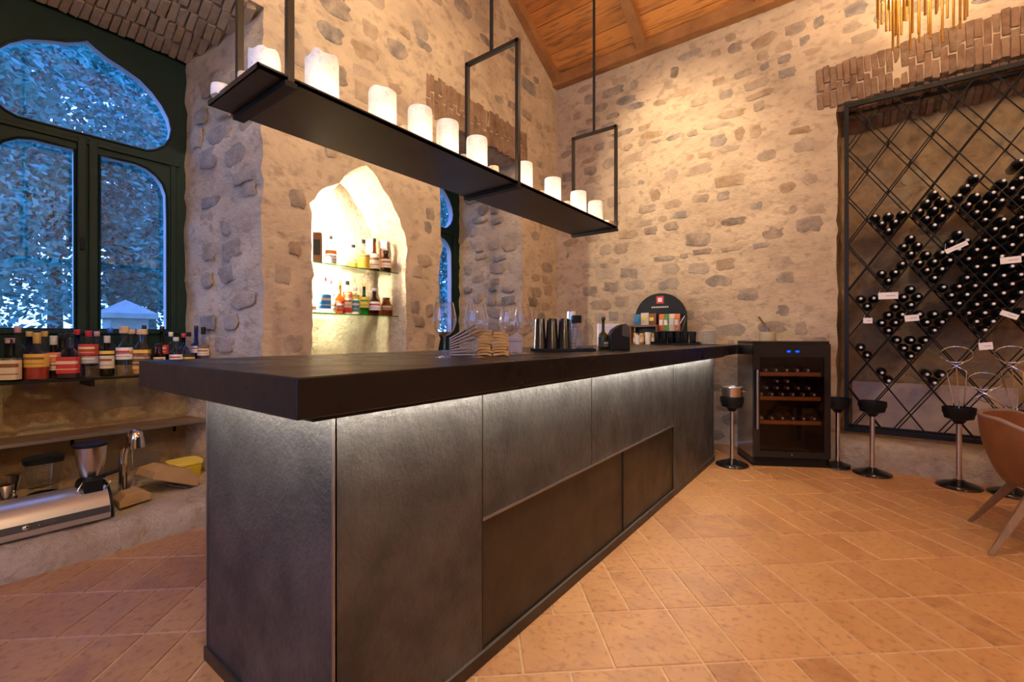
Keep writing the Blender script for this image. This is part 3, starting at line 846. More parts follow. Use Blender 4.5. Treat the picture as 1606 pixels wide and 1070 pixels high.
# ================================================================== LAMPS
def point(name, loc, w, col, r=0.12, parent=None):
    l = bpy.data.lights.new(name, 'POINT'); l.energy = w; l.color = col; l.shadow_soft_size = r
    o = bpy.data.objects.new(name, l); COL.objects.link(o)
    if parent: o.parent = parent
    o.location = loc
    return o
WARM = (1.0, 0.76, 0.50)
def chandelier(loc, label, seed, watts, RR=0.35):
    """bundle of hanging brass tubes of uneven length round a ring, lamps inside"""
    C = thing('brass_chandelier', label, 'chandelier', loc, 0, 'brass tube chandeliers')
    rnd = random.Random(seed); zc = roofz(loc[1]) - loc[2]
    MB().tube([(0, 0, 0.62), (0, 0, zc)], 0.008, 8).build('stem', 'gold', C, smooth=60)
    MB().lathe([(0.06, zc - 0.04), (0.06, zc - 0.005)], 20).build('ceiling_rose', 'gold', C, smooth=40)
    for R, z in ((RR, 0.50), (RR * .68, 0.50), (RR, 0.62)):
        MB().tube([(R * math.cos(a * PI / 18), R * math.sin(a * PI / 18), z) for a in range(36)], 0.007, 6, closed=True).build('ring', 'gold', C, smooth=60)
    for k in range(4):
        a = k * PI / 4
        MB().tube([(RR * math.cos(a), RR * math.sin(a), 0.62), (-RR * math.cos(a), -RR * math.sin(a), 0.62)], 0.005, 6).build('spoke', 'gold', C, smooth=60)
    for R, n in ((RR, 30), (RR * .68, 18)):
        for k in range(n):
            a = 2 * PI * (k + rnd.uniform(-.25, .25)) / n
            ln = rnd.uniform(0.30, 0.52) if R == RR else rnd.uniform(0.42, 0.60)
            top = 0.62 if R == RR else 0.56
            MB().lathe([(0.0085, top - ln), (0.0085, top)], 8, (R * math.cos(a), R * math.sin(a), 0)).build('brass_tube', 'gold', C, smooth=60)
    for k in range(4):
        a = k * PI / 2 + 0.4
        MB().lathe([(0.004, 0.42), (0.018, 0.44), (0.022, 0.48), (0.012, 0.52), (0.012, 0.55)], 10, (0.12 * math.cos(a), 0.12 * math.sin(a), 0)).build('bulb', 'bulb_warm', C, smooth=60)
    point('lamp_light', (0, 0, 0.72), watts, WARM, 0.10, C)
    return C
chandelier((0.44, 4.70, 3.54), 'brass tube chandelier hanging in front of the brick arch', 1, 55, 0.30)
chandelier((2.6, 1.9, 3.3), 'brass tube chandelier over the dining side, outside the photo to the right', 2, 260)
chandelier((1.2, -0.9, 3.3), 'brass tube chandelier behind the viewer', 3, 180)
chandelier((3.4, -1.6, 3.3), 'brass tube chandelier in the far corner behind the viewer', 4, 120)

def track_spot(loc, target, watts, ang, label, blend=1.0, col=(1.0, 0.77, 0.50)):
    T = thing('unseen_spotlight', label, 'spotlight', loc, 0, 'ceiling spotlights')
    d = (Vector(target) - Vector(loc)).normalized()
    q = d.to_track_quat('-Z', 'Y').to_matrix().to_4x4()
    MB().lathe([(0.045, 0.02), (0.05, 0.0), (0.05, 0.15), (0.03, 0.17)], 18, M=q).build('housing', 'black_steel', T, smooth=40)
    MB().tube([(0, 0, 0.1), (0, 0, roofz(loc[1]) - loc[2])], 0.01, 8).build('stem', 'black_steel', T, smooth=60)
    MB().lathe([(0.0, 0.012), (0.04, 0.012)], 16, M=q).build('lens', 'bulb_warm', T)
    l = bpy.data.lights.new('spot_light', 'SPOT'); l.energy = watts; l.color = col; l.spot_size = math.radians(ang); l.spot_blend = blend; l.shadow_soft_size = 0.03
    o = bpy.data.objects.new('spot_light', l); COL.objects.link(o); o.parent = T
    o.matrix_local = Matrix.Translation(d * 0.01) @ q
    return T
track_spot((-1.9, 3.4, 5.4), (-1.65, 5.62, 3.2), 560, 50, 'black ceiling spotlight aimed at the end wall')
track_spot((-1.0, 1.2, 5.8), (-3.43, 2.7, 3.3), 520, 66, 'unseen black spotlight added to warm the alcove wall')  # fill lamp added to lift the upper left wall
track_spot((0.5, -0.6, 5.2), (-4.2, 0.9, 0.6), 420, 27, 'unseen black spotlight added to brighten the bottle niche', 0.9)  # fill lamp added for the warm tone of the niche back
track_spot((0.3, 1.4, 5.8), (-0.1, 3.0, 0.0), 380, 46, 'unseen black spotlight added to brighten the floor beside the bar', 0.9)  # fill lamp added to lighten the middle of the floor

# ================================================================== BAR
BF, BL, BN, BE = -1.125, -1.99, 0.69, 4.82      # base: front, back, near end, far end
CT, CB = 1.147, 1.050                            # counter top / underside
B = thing('bar_cabinet', 'long dark bar cabinet clad in textured charcoal panels with metal trims', 'bar', (0, 0, 0))
MB().box((BL + 0.012, BN + 0.012, 0.0), (BF - 0.012, BE, CB)).build('carcass', 'panel_shaded', B)
MIDZ = 0.545
fy = lambda px: onX(px, 700, BF).y
y1, y2, y3, yl = fy(757), fy(928), fy(1056), fy(978)
def front_panel(ya, yb, za, zb, mat, dx=0.0):
    MB().box((BF - 0.012, ya + 0.002, za), (BF - dx, yb - 0.002, zb)).build('panel', mat, B, bevel=0.0012)
front_panel(BN, y1, 0.05, CB, 'panel')
front_panel(y1, y2, MIDZ + 0.004, CB, 'panel')
front_panel(y2, y3, MIDZ + 0.004, CB, 'panel')
front_panel(y3, BE, 0.05, CB, 'panel')
front_panel(y1, yl, 0.05, MIDZ - 0.004, 'panel_shaded', 0.006)
front_panel(yl, y3, 0.05, MIDZ - 0.004, 'panel_shaded', 0.006)
MB().box((BL + 0.002, BN, 0.05), (BF - 0.0, BN + 0.012, CB)).build('panel', 'panel', B, bevel=0.0012)
MB().box((BL, BN, 0.05), (BL + 0.012, BE, CB)).build('panel', 'panel_shaded', B, bevel=0.0012)
MB().box((BL + 0.012, BE - 0.012, 0.05), (BF - 0.012, BE, CB)).build('panel', 'panel_shaded', B, bevel=0.0012)
MB().box((BF - 0.006, BN - 0.001, 0.05), (BF + 0.001, BN + 0.005, CB)).build('corner_trim', 'trim_metal', B)
MB().box((BL - 0.002, BN - 0.003, 0.05), (BL + 0.008, BN + 0.008, CB)).build('corner_trim', 'trim_metal', B)
MB().box((BF - 0.01, y1, MIDZ - 0.005), (BF + 0.004, y3, MIDZ + 0.005)).build('horizontal_trim', 'trim_metal', B)
for yy, za, zb in ((y1, 0.05, CB), (y2, MIDZ, CB), (y3, 0.05, CB), (yl, 0.05, MIDZ)):
    MB().box((BF - 0.010, yy - 0.002, za), (BF + 0.0012, yy + 0.002, zb)).build('joint_trim', 'bronze_steel', B)
MB().box((BL - 0.006, BN - 0.010, 0.0), (BF + 0.010, BE + 0.002, 0.05)).build('plinth', 'panel_shaded', B, bevel=0.003)
MB().box((BF + 0.0, BN, 0.050), (BF + 0.008, BE, 0.053)).build('plinth_trim', 'trim_metal', B)
T = thing('bar_countertop', 'thick black overhanging countertop lit from below along the bar', 'countertop', (0, 0, CB))
c0 = onZ(457.2, 593.5, CT); CFX, CNY, CLX, CFY = -0.992, 0.52, -2.15, 5.44
MB().box((CLX, CNY, 0), (CFX, CFY, CT - CB)).build('slab', 'counter', T, bevel=0.004)
MB().box((BF + 0.080, BN - 0.06, -0.010), (BF + 0.092, BE - 0.04, -0.001)).build('led_strip', 'led_white', T)
MB().box((BL + 0.02, BN - 0.107, -0.010), (BF + 0.08, BN - 0.095, -0.001)).build('led_strip', 'led_white', T)
MB().box((BF + 0.096, BN - 0.115, -0.014), (BF + 0.100, BE - 0.02, 0)).build('led_lip', 'black_steel', T)
MB().box((BL, BN - 0.115, -0.014), (BF + 0.096, BN - 0.111, 0)).build('led_lip', 'black_steel', T)
# ================================================================== HANGING SHELF WITH CANDLES
SX0, SX1, SZ = -1.895, -1.50, 2.085
SY0, SYm, SY1 = 0.66, 2.05, 3.37
S = thing('hanging_shelf', 'long black steel shelf hung from the ceiling above the bar', 'shelf', ((SX0 + SX1) / 2, SYm, SZ))
hw = (SX1 - SX0) / 2
for a, b in ((SY0, SYm), (SYm, SY1)):
    MB().box((-hw, a - SYm + 0.001, 0), (hw, b - SYm - 0.001, 0.012)).build('board', 'bronze_steel', S)
for sgn in (-1, 1):
    x0, x1 = sorted((sgn * hw, sgn * (hw - 0.006)))
    MB().box((x0, SY0 - SYm, 0.0), (x1, SY1 - SYm, 0.018)).build('lip', 'bronze_steel', S)
MB().box((-hw, SY0 - SYm, 0.0), (hw, SY0 - SYm + 0.006, 0.018)).build('lip', 'bronze_steel', S)
MB().box((hw - 0.045, SY0 - SYm + 0.03, 0.0125), (hw - 0.025, SY1 - SYm - 0.03, 0.0165)).build('led_strip', 'led_shelf', S)
MB().box((-hw + 0.025, SY0 - SYm + 0.03, 0.0125), (-hw + 0.045, SY1 - SYm - 0.03, 0.0165)).build('led_strip', 'led_shelf', S)
for yy in (0.765, SYm, SY1 - 0.015):
    y = yy - SYm; b = 0.011
    MB().box((-hw - 0.004, y - 0.02, -0.018), (hw + 0.004, y + 0.02, -0.001)).build('bracket', 'black_steel', S)
    for sgn in (-1, 1):
        xx = sgn * (hw + 0.004 - b)
        MB().box((xx - b, y - b, 0.0), (xx + b, y + b, 0.815)).build('hanger_rod', 'bronze_steel', S)
    MB().box((-hw, y - b, 0.795), (hw, y + b, 0.817)).build('hanger_crossbar', 'bronze_steel', S)
    MB().tube([(0, y, 0.81), (0, y, roofz(yy) - SZ)], 0.011, 10).build('ceiling_pole', 'black_steel', S, smooth=60)
# pillar candles: (px centre, px top, px width, X plane, description)
CTZ = SZ + 0.0125
def candle(px, top, wpx, X, label, small=False, rag=0.0):
    p = onX(px, top, X); d = (p - CAMP).dot(FWD); r = wpx * d / F / 2; h = max(p.z - CTZ, 0.03)
    C = thing('pillar_candle' if not small else 'small_candle', label, 'candle', (X, p.y, CTZ), random.uniform(0, 6), 'candles on the hanging shelf')
    n = 22; m = MB(); prof = [(r * 0.97, 0), (r, 0.006), (r, h * 0.5), (r, h - 0.012), (r * 0.96, h), (r * 0.80, h - 0.004), (r * 0.5, h - 0.020 * (1 if h > .06 else .3)), (0.0001, h - 0.024 * (1 if h > .06 else .3))]
    m.lathe(prof, n)
    if rag:
        m.v = [(x, y, z + (rag * noise.noise((x * 30, y * 30, px)) if z > h - 0.03 and math.hypot(x, y) > r * .7 else 0)) for x, y, z in m.v]
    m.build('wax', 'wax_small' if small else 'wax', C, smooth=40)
    MB().tube([(0, 0, h - 0.025), (0.002, 0, h - 0.005), (0.004, 0.001, h + 0.006)], 0.0018, 5).build('wick', 'wick', C)
candle(415, 86, 46, -1.70, 'squat white candle at the near end of the hanging shelf', rag=0.02)
candle(505, 92, 50, -1.66, 'widest white pillar candle, first past the near hanger rods', rag=0.03)
candle(600, 146, 43, -1.66, 'second tall white pillar candle from the near hanger', rag=0.01)
candle(659, 172, 38, -1.66, 'third tall white pillar candle from the near hanger')
candle(702, 193, 35, -1.66, 'white pillar candle just left of the middle hanger back rod')
candle(748, 218, 33, -1.66, 'white pillar candle standing between the middle hanger rods')
candle(822, 257, 27, -1.66, 'white pillar candle just past the middle hanger front rod')
candle(867, 281, 26, -1.66, 'white pillar candle between middle hanger and far hanger')
candle(907, 302, 25, -1.66, 'white pillar candle at the far hanger back rod')
candle(934, 317, 23, -1.66, 'last white pillar candle at the far end of the shelf')
candle(348, 136, 30, -1.82, 'low white candle at the back corner of the shelf near end')
candle(384, 116, 20, -1.80, 'small candle behind the near hanger back rod', True)
candle(634, 200, 18, -1.80, 'small tan candle half hidden behind the second and third pillars', True)
candle(728, 245, 18, -1.78, 'small tan candle left of the pillar between the middle rods', True)
candle(774, 262, 17, -1.76, 'small tan candle right of the pillar between the middle rods', True)
candle(851, 301, 16, -1.74, 'small pale candle left of the pillar between middle and far hangers', True)
candle(890, 317, 14, -1.74, 'small pale candle left of the far hanger', True)
candle(952, 351, 14, -1.535, 'tiny pale candle at the very far tip of the shelf', True)

# ================================================================== WINE COOLER
ca = math.radians(29)
p0 = Vector((-0.775, 4.845, 0))
cw, cdp, ch = 0.675, 0.44, 1.165
K = thing('wine_cooler', 'black glass-door wine cooler with blue display and wooden shelves', 'wine cooler', p0, ca)
MB().box((0, 0.03, 0.02), (0.03, cdp, ch)).build('side_panel', 'cooler_side', K, bevel=0.003)
MB().box((cw - 0.03, 0.03, 0.02), (cw, cdp, ch)).build('side_panel', 'black_gloss', K, bevel=0.003)
MB().box((0.03, cdp - 0.03, 0.02), (cw - 0.03, cdp, ch)).build('back_panel', 'black_plastic', K)
MB().box((0.0, 0.02, ch), (cw, cdp, ch + 0.025)).build('top_panel', 'black_gloss', K, bevel=0.003)
MB().box((0.0, 0.03, 0.0), (cw, cdp, 0.085)).build('base', 'black_plastic', K, bevel=0.003)
D = MB().box((0, 0, 0.09), (0.055, 0.03, ch)).box((cw - 0.055, 0, 0.09), (cw, 0.03, ch)).box((0.055, 0, 0.09), (cw - 0.055, 0.03, 0.15)).box((0.055, 0, ch - 0.125), (cw - 0.055, 0.03, ch)).build('door', 'black_gloss', K)
MB().box((0.055, 0.010, 0.15), (cw - 0.055, 0.016, ch - 0.125)).build('glass', 'dark_door_glass', D)
MB().tube([(0.022, -0.035, 0.36), (0.022, -0.035, 0.92)], 0.010, 10).box((0.016, -0.032, 0.40), (0.028, 0.0, 0.415)).box((0.016, -0.032, 0.865), (0.028, 0.0, 0.88)).build('handle', 'steel', D, smooth=40)
for xx in (0.31, 0.385):
    MB().box((xx - 0.014, -0.003, ch - 0.079), (xx + 0.014, -0.0005, ch - 0.065)).build('display', 'led_blue', D)
MB().lathe([(0.006, -0.001), (0.006, 0.002)], 12, M=Matrix.Translation((cw / 2, -0.001, 0.12)) @ Matrix.Rotation(PI / 2, 4, 'X')).build('badge', 'chrome', D)
MB().box((0.06, 0.045, ch - 0.11), (cw - 0.06, 0.070, ch - 0.10)).build('led_strip', 'led_cooler', K)
shz = [0.395, 0.625, 0.855]
for z in shz:
    MB().box((0.06, 0.05, z), (cw - 0.06, 0.07, z + 0.035)).build('shelf_front', 'shelf_wood', K, bevel=0.003)
    for k in range(6):
        MB().box((0.07 + k * 0.1, 0.07, z), (0.11 + k * 0.1, cdp - 0.06, z + 0.012)).build('shelf_slat', 'shelf_wood', K)
# lying bottle: local -Y = neck end
def lying_bottle_meshes():
    R = Matrix.Rotation(PI / 2, 4, 'X')
    r = 0.0415
    g = MB().lathe([(0.0001, 0.008), (0.02, 0.0), (r - 0.003, 0.0), (r, 0.006), (r, 0.185), (r * 0.86, 0.208), (0.018, 0.232), (0.0145, 0.25), (0.0145, 0.262)], 14, M=R)
    a = g.build('glass', 'wine_glass_black', None, smooth=50)
    c = MB().lathe([(0.0152, 0.235), (0.0155, 0.285), (0.0165, 0.286), (0.0165, 0.296), (0.0135, 0.3)], 12, M=R).build('capsule', 'capsule', None, smooth=50)
    t = MB().lathe([(0.0001, 0.3012), (0.0105, 0.3012), (0.0135, 0.2985)], 12, M=R).build('capsule_top', 'capsule_top', None, smooth=50)
    out = [x.data for x in (a, c, t)]
    for x in (a, c, t): bpy.data.objects.remove(x)
    return out
LBM = lying_bottle_meshes()
def lying_bottle(name, loc, rz, label, group):
    b = thing(name, label, 'wine bottle', loc, rz, group)
    for nm, me in zip(('glass', 'capsule', 'capsule_top'), LBM):
        o = bpy.data.objects.new(nm, me); COL.objects.link(o); o.parent = b
    return b
Rk = Matrix.Translation(p0) @ Matrix.Rotation(ca, 4, 'Z')
shn = ['lowest', 'middle', 'top']
for si, z in enumerate(shz):
    for k in range(6 if si < 2 else 5):
        q = Rk @ Vector((0.100 + k * 0.094 + (0.04 if si == 2 else 0), 0.375, z + 0.012 + 0.042))
        lying_bottle('wine_bottle', q, ca, 'dark wine bottle lying on the %s wooden shelf inside the cooler, %s from its left' % (shn[si], ORD[k]), 'bottles in the wine cooler')
    if si == 1:
        for k in range(5):
            q = Rk @ Vector((0.147 + k * 0.094, 0.375, z + 0.012 + 0.039 + 0.064))
            lying_bottle('wine_bottle', q, ca, 'dark wine bottle in the second layer on the cooler middle shelf, %s from its left' % ORD[k], 'bottles in the wine cooler')
        for k in range(2):
            q = Rk @ Vector((0.241 + k * 0.094, 0.375, z + 0.012 + 0.039 + 0.128))
            lying_bottle('wine_bottle', q, ca, 'dark wine bottle on top of the pile on the cooler middle shelf, %s' % ('left one', 'right one')[k], 'bottles in the wine cooler')
# jar with sticks on top of the cooler
q = Rk @ Vector((0.20, 0.20, ch + 0.025))
J = thing('stick_jar', 'beige lidded glass jar with two dark sticks on the wine cooler', 'jar', q)
MB().lathe([(0.072, 0), (0.076, 0.01), (0.076, 0.085), (0.070, 0.09)], 24).build('jar_body', 'jar_beige', J, smooth=40)
MB().shell([(0.074, 0.088), (0.074, 0.155)], 24).build('glass_rim', 'clear_glass', J, smooth=60)
for a in (0.0, 0.022):
    MB().tube([(0.02, a, 0.088), (-0.075, a - 0.02, 0.24)], 0.008, 8).build('stick', 'plank_shelf', J, smooth=60)

# ================================================================== WINE RACK
RY0, RY1 = 5.60, 5.79
RX0, RX1, RZ0, RZ1 = -0.09, 2.5, 0.30, 3.535
Rk2 = thing('wine_rack', 'tall black steel diamond lattice wine rack in the end wall niche', 'wine rack', (1.2, 5.6, RZ0))
off = Vector((-1.2, -5.6, -RZ0))
def V(*a): return Vector(a) + off
for yy in (RY0, RY1):
    for a, b in (((RX0, RZ0), (RX1, RZ0 + 0.04)), ((RX0, RZ1 - 0.04), (RX1, RZ1)), ((RX0, RZ0 + 0.04), (RX0 + 0.035, RZ1 - 0.04)), ((RX1 - 0.035, RZ0 + 0.04), (RX1, RZ1 - 0.04))):
        MB().box(V(a[0], yy - 0.015, a[1]), V(b[0], yy + 0.015, b[1])).build('frame_bar', 'black_steel', Rk2)
CWD, CHT = 0.159, 0.2365
LX, LZ = 0.249, 0.737
sl_ = CHT / CWD
def clip_line(s, k):
    pts = []
    f = lambda x: LZ + s * sl_ * (x - LX) + k * 2 * CHT
    for x in (RX0 + .02, RX1 - .02):
        if RZ0 + .02 <= f(x) <= RZ1 - .02: pts.append((x, f(x)))
    for z in (RZ0 + .02, RZ1 - .02):
        x = LX + (z - LZ - k * 2 * CHT) / (s * sl_)
        if RX0 + .02 < x < RX1 - .02: pts.append((x, z))
    return pts[:2] if len(pts) >= 2 else None
for yy in (RY0, RY1):
    for s in (-1, 1):
        for k in range(-12, 16):
            c = clip_line(s, k)
            if c and (Vector(c[0]) - Vector(c[1])).length > 0.1:
                MB().tube([V(c[0][0], yy + s * 0.005, c[0][1]), V(c[1][0], yy + s * 0.005, c[1][1])], 0.0055, 6).build('lattice_rod', 'black_steel', Rk2, smooth=60)
for c in range(0, 15):
    for r in range(0, 6):
        z = (LZ if c % 2 else LZ + CHT) + r * 2 * CHT
        x = LX + (c - 1) * CWD
        if z < RZ1 - 0.1 and x < 2.4:
            MB().tube([V(x, RY0, z - 0.008), V(x, RY1, z - 0.008)], 0.006, 6).build('cross_tie', 'black_steel', Rk2, smooth=60)
full = [(a, b) for a in range(3) for b in range(3)]
f8 = [q for q in full if q != (2, 2)]
tri = [(0, 0), (1, 0), (0, 1), (2, 0), (1, 1), (0, 2)]
four = [(0, 0), (1, 0), (0, 1), (1, 1)]
three = [(0, 0), (1, 0), (0, 1)]
cells = [  # (column, row, bottles (a: up-right, b: up-left))
    (1, 3, tri), (1, 2, [(0, 0), (1, 0), (0, 1), (2, 0)]), (1, 1, four + [(2, 0), (2, 1)]), (1, 0, [(0, 0), (0, 1)]),
    (0, 1, three), (0, 0, [(0, 0), (0, 1)]),
    (2, 2, four), (2, 1, four), (2, 0, tri),
    (3, 3, full), (3, 2, f8), (3, 1, tri), (3, 0, three),
    (4, 3, [(0, 0), (1, 0), (2, 0)]), (4, 2, four), (4, 1, tri + [(2, 1)]),
    (5, 3, f8), (5, 2, full), (5, 1, full),
    (6, 3, [(0, 0), (1, 0), (0, 1), (2, 0), (2, 1)]), (6, 2, f8), (6, 1, full),
    (7, 3, f8), (7, 2, full), (7, 1, tri),
    (8, 3, tri), (8, 2, f8), (8, 1, full)]
ha = math.atan2(CWD, CHT); br = 0.0415; st = 0.0890
NUM = ['one', 'two', 'three', 'four', 'five', 'six', 'seven', 'eight', 'nine']
def cellpos(a, b, lst):
    row = sorted(q[0] - q[1] for q in lst if q[0] + q[1] == a + b); k = row.index(a - b)
    return 'alone' if len(row) == 1 else ('left', 'right')[k] if len(row) == 2 else ('left', 'middle', 'right')[k]
rown = ['bottom', 'second', 'third', 'fourth']
for c, r, lst in cells:
    bx_ = LX + (c - 1) * CWD; bz = (LZ if c % 2 else LZ + CHT) + r * 2 * CHT
    for (a, b) in lst:
        x = bx_ + (a - b) * st * math.sin(ha)
        z = bz + br / math.sin(ha) + 0.006 + (a + b) * st * math.cos(ha)
        lying_bottle('wine_bottle', (x, RY1 + 0.05, z), 0, 'dark wine bottle, rack column %s, cell %s up, %s layer, %s' % (NUM[c], NUM[r], ORD[a + b], cellpos(a, b, lst)), 'wine bottles in the lattice rack')
# price tags hanging on the rack
def rack_tag(px, py, w, h, tilt, label):
    p = onY(px, py, 5.535); w *= 0.74; h *= 0.95
    T = thing('price_tag', label, 'tag', p, 0, 'tags on the wine rack')
    M = Matrix.Rotation(tilt, 4, 'Y')
    MB().box((-w / 2, -0.0008, -h / 2), (w / 2, 0.0008, h / 2), M).build('card', 'card', T)
    MB().box((-w * 0.1, -0.0014, -h * 0.06), (w * 0.36, -0.0009, h * 0.06), M).build('print_line', 'print_grey', T)
    MB().tube([M @ Vector((-w / 2 + 0.006, 0, h * 0.3)), M @ Vector((-w / 2 + 0.01, 0.03, h * 0.5)) + Vector((0, 0, .01)), Vector((-w / 2 + 0.015, 0.055, h * 0.5 + 0.03))], 0.0012, 5).build('string', 'card', T)
rack_tag(1500, 388, 0.21, 0.042, -0.45, 'white tag tilted upward across a cell of four bottles')
rack_tag(1585, 408, 0.165, 0.058, -0.05, 'white tag beside the full cell at the photo right edge, upper one')
rack_tag(1393, 464, 0.195, 0.066, 0.0, 'widest white tag, level, upper left of the rack')
rack_tag(1361, 503, 0.095, 0.055, 0.0, 'small white tag nearest to the rack left side')
rack_tag(1430, 499, 0.135, 0.060, -0.1, 'white tag under a cell of four bottles, left middle of the rack')
rack_tag(1583, 494, 0.15, 0.045, 0.45, 'curled white tag drooping to the right under a full cell')
rack_tag(1546, 543, 0.115, 0.065, -0.12, 'lowest white tag, above the wire rings')

# ================================================================== ICE BUCKET STANDS
def bucket_stand(x, y, cupr, label, br_=0.145):
    S = thing('bucket_stand', label, 'bucket stand', (x, y, 0), 0, 'ice bucket stands')
    MB().lathe([(br_ - .005, 0), (br_, 0.008), (br_ - .005, 0.018), (0.10, 0.035), (0.05, 0.05), (0.03, 0.062), (0.0001, 0.064)], 32).build('base', 'black_gloss', S, smooth=50)
    MB().lathe([(0.019, 0.055), (0.019, 0.54)], 20).build('pole', 'steel', S, smooth=50)
    MB().lathe([(0.028, 0.52), (0.035, 0.53), (0.05, 0.552), (cupr * 0.86, 0.565), (cupr * 0.93, 0.60), (cupr, 0.612), (cupr, 0.655), (cupr * 0.95, 0.655), (cupr * 0.9, 0.60), (cupr * 0.82, 0.578), (0.0001, 0.575)], 32).build('cup', 'black_plastic', S, smooth=40)
    return S
def standpt(px, Y):
    q = onY(px, 527, Y); return Vector((q.x, q.y, 0))
pA = standpt(1148, 4.75)
bucket_stand(pA.x, pA.y, 0.105, 'black and steel bucket stand holding a steel bucket beside the bar')
Bk = thing('ice_bucket', 'small steel ice bucket in the stand at the bar end', 'bucket', (pA.x, pA.y, 0.578))
MB().lathe([(0.0001, 0.0), (0.080, 0.0), (0.083, 0.006), (0.096, 0.165), (0.104, 0.172), (0.102, 0.180), (0.094, 0.176), (0.079, 0.012), (0.0001, 0.01)], 32).build('body', 'steel', Bk, smooth=40)
for sgn in (-1, 1):
    MB().tube([(sgn * 0.094, -0.03, 0.14), (sgn * 0.125, -0.02, 0.14), (sgn * 0.125, 0.02, 0.14), (sgn * 0.094, 0.03, 0.14)], 0.005, 6).build('handle', 'steel', Bk, smooth=60)
pB = standpt(1314, 5.27); pC = standpt(1368, 5.20); pD = standpt(1504, 5.19); pE = standpt(1588, 5.19)
bucket_stand(pB.x, pB.y, 0.105, 'bucket stand tucked against the right side of the wine cooler', 0.102)
bucket_stand(pC.x, pC.y, 0.105, 'empty bucket stand between the wine cooler and the wire rings')
bucket_stand(pD.x, pD.y, 0.105, 'empty bucket stand left of the leather chair, under a wire ring')
bucket_stand(pE.x, pE.y, 0.105, 'bucket stand mostly hidden behind the leather chair')
# chrome wire rings leaning in the cups
def wire_ring(px, py, Y, foot, label):
    c = onY(px, py, Y)
    W = thing('wire_ring', label, 'wire holder', foot, 0, 'chrome wire ring holders')
    o = Vector(foot)
    vn = (CAMP - c); vn.z = 0; vn.normalize()
    nrm = (vn * math.sin(math.radians(40)) + Vector((0, 0, 1)) * math.cos(math.radians(40))).normalized()
    u = nrm.cross(Vector((0, 0, 1))).normalized(); w = nrm.cross(u)
    if w.z > 0: w = -w
    R = 0.098
    MB().tube([c - o + u * R * math.cos(a * PI / 20) + w * R * math.sin(a * PI / 20) for a in range(40)], 0.0042, 6, closed=True).build('ring', 'chrome', W, smooth=60)
    low = c + w * R
    for s in (-1, 1):
        pts = [c + u * s * R * 0.72 + w * R * 0.69, low + u * s * 0.02 - Vector((0, 0, 0.015)), low - u * s * 0.06 - Vector((0, 0, 0.07)), o - u * s * 0.03 + Vector((0, 0, 0.10)), o - u * s * 0.02 + Vector((0, 0, 0.004))]
        MB().tube([q - o for q in pts], 0.004, 6).build('wire_leg', 'chrome', W, smooth=60)
    pts = [low, low - Vector((0, 0, 0.05)) - vn * 0.05, o + Vector((0, 0, 0.10)) - vn * 0.04, o + Vector((0, 0, 0.004)) - vn * 0.02]
    MB().tube([q - o for q in pts], 0.004, 6).build('wire_leg', 'chrome', W, smooth=60)
wire_ring(1500, 556, pD.y + 0.02, (pD.x, pD.y, 0.58), 'chrome wire ring rising from the bucket stand left of the leather chair')
wire_ring(1544, 598, pE.y + 0.02, (pE.x - 0.05, pE.y - 0.02, 0.58), 'lowest chrome wire ring, between the other two')
wire_ring(1587, 556, pE.y + 0.08, (pE.x + 0.03, pE.y + 0.03, 0.58), 'chrome wire ring at the right edge of the photo')

# ================================================================== LEATHER CHAIR
CH = thing('dining_chair', 'brown leather bucket chair with splayed oak legs', 'chair', (0.92, 3.98, 0), 0.0)
m = MB(); na, nz_ = 28, 8; vs = []
amax = math.radians(118)
def shell_pt(a, t, off_=0.0):
    # a: angle from the back (local -x), t 0 bottom..1 rim
    hgt = 0.365 + t * (0.385 - 0.15 * max(0.0, (abs(a) - 0.9) / (amax - 0.9)) ** 1.3)
    r = 0.20 + 0.115 * t ** 0.8 + 0.02 * math.sin(PI * t)
    q = Vector((-(r + off_) * math.cos(a) * 0.92, (r + off_) * math.sin(a) * 1.10, hgt))
    q.rotate(Matrix.Rotation(math.radians(-16), 3, 'Z'))
    return q + Vector((-0.02, 0.05, 0))
for layer in (0.0, -0.022):
    for i in range(na + 1):
        a = -amax + 2 * amax * i / na
        for j in range(nz_ + 1):
            vs.append(shell_pt(a, j / nz_, layer))
k = nz_ + 1; N = (na + 1) * k
fo = [(i * k + j, (i + 1) * k + j, (i + 1) * k + j + 1, i * k + j + 1) for i in range(na) for j in range(nz_)]
fi = [tuple(N + q for q in reversed(f)) for f in fo]
rim = [(i * k + nz_, (i + 1) * k + nz_, N + (i + 1) * k + nz_, N + i * k + nz_) for i in range(na)]
rim += [(i * k, N + i * k, N + (i + 1) * k, (i + 1) * k) for i in range(na)]
rim += [(j, j + 1, N + j + 1, N + j) for j in range(nz_)] + [(na * k + j, N + na * k + j, N + na * k + j + 1, na * k + j + 1) for j in range(nz_)]
bk_ = m.add(vs, fo + fi + rim).build('backrest', 'leather', CH, smooth=60)
MB().tube([shell_pt(-amax + 2 * amax * i / na, 1.0, -0.011) + Vector((0, 0, 0.003)) for i in range(na + 1)], 0.013, 8).build('piping', 'leather_in', bk_, smooth=60)
MB().lathe([(0.0001, 0.345), (0.17, 0.35), (0.215, 0.375), (0.225, 0.41), (0.215, 0.445), (0.18, 0.455), (0.0001, 0.46)], 28, (0.03, 0, 0), sx=1.1, sy=1.05).build('seat', 'leather', CH, smooth=60)
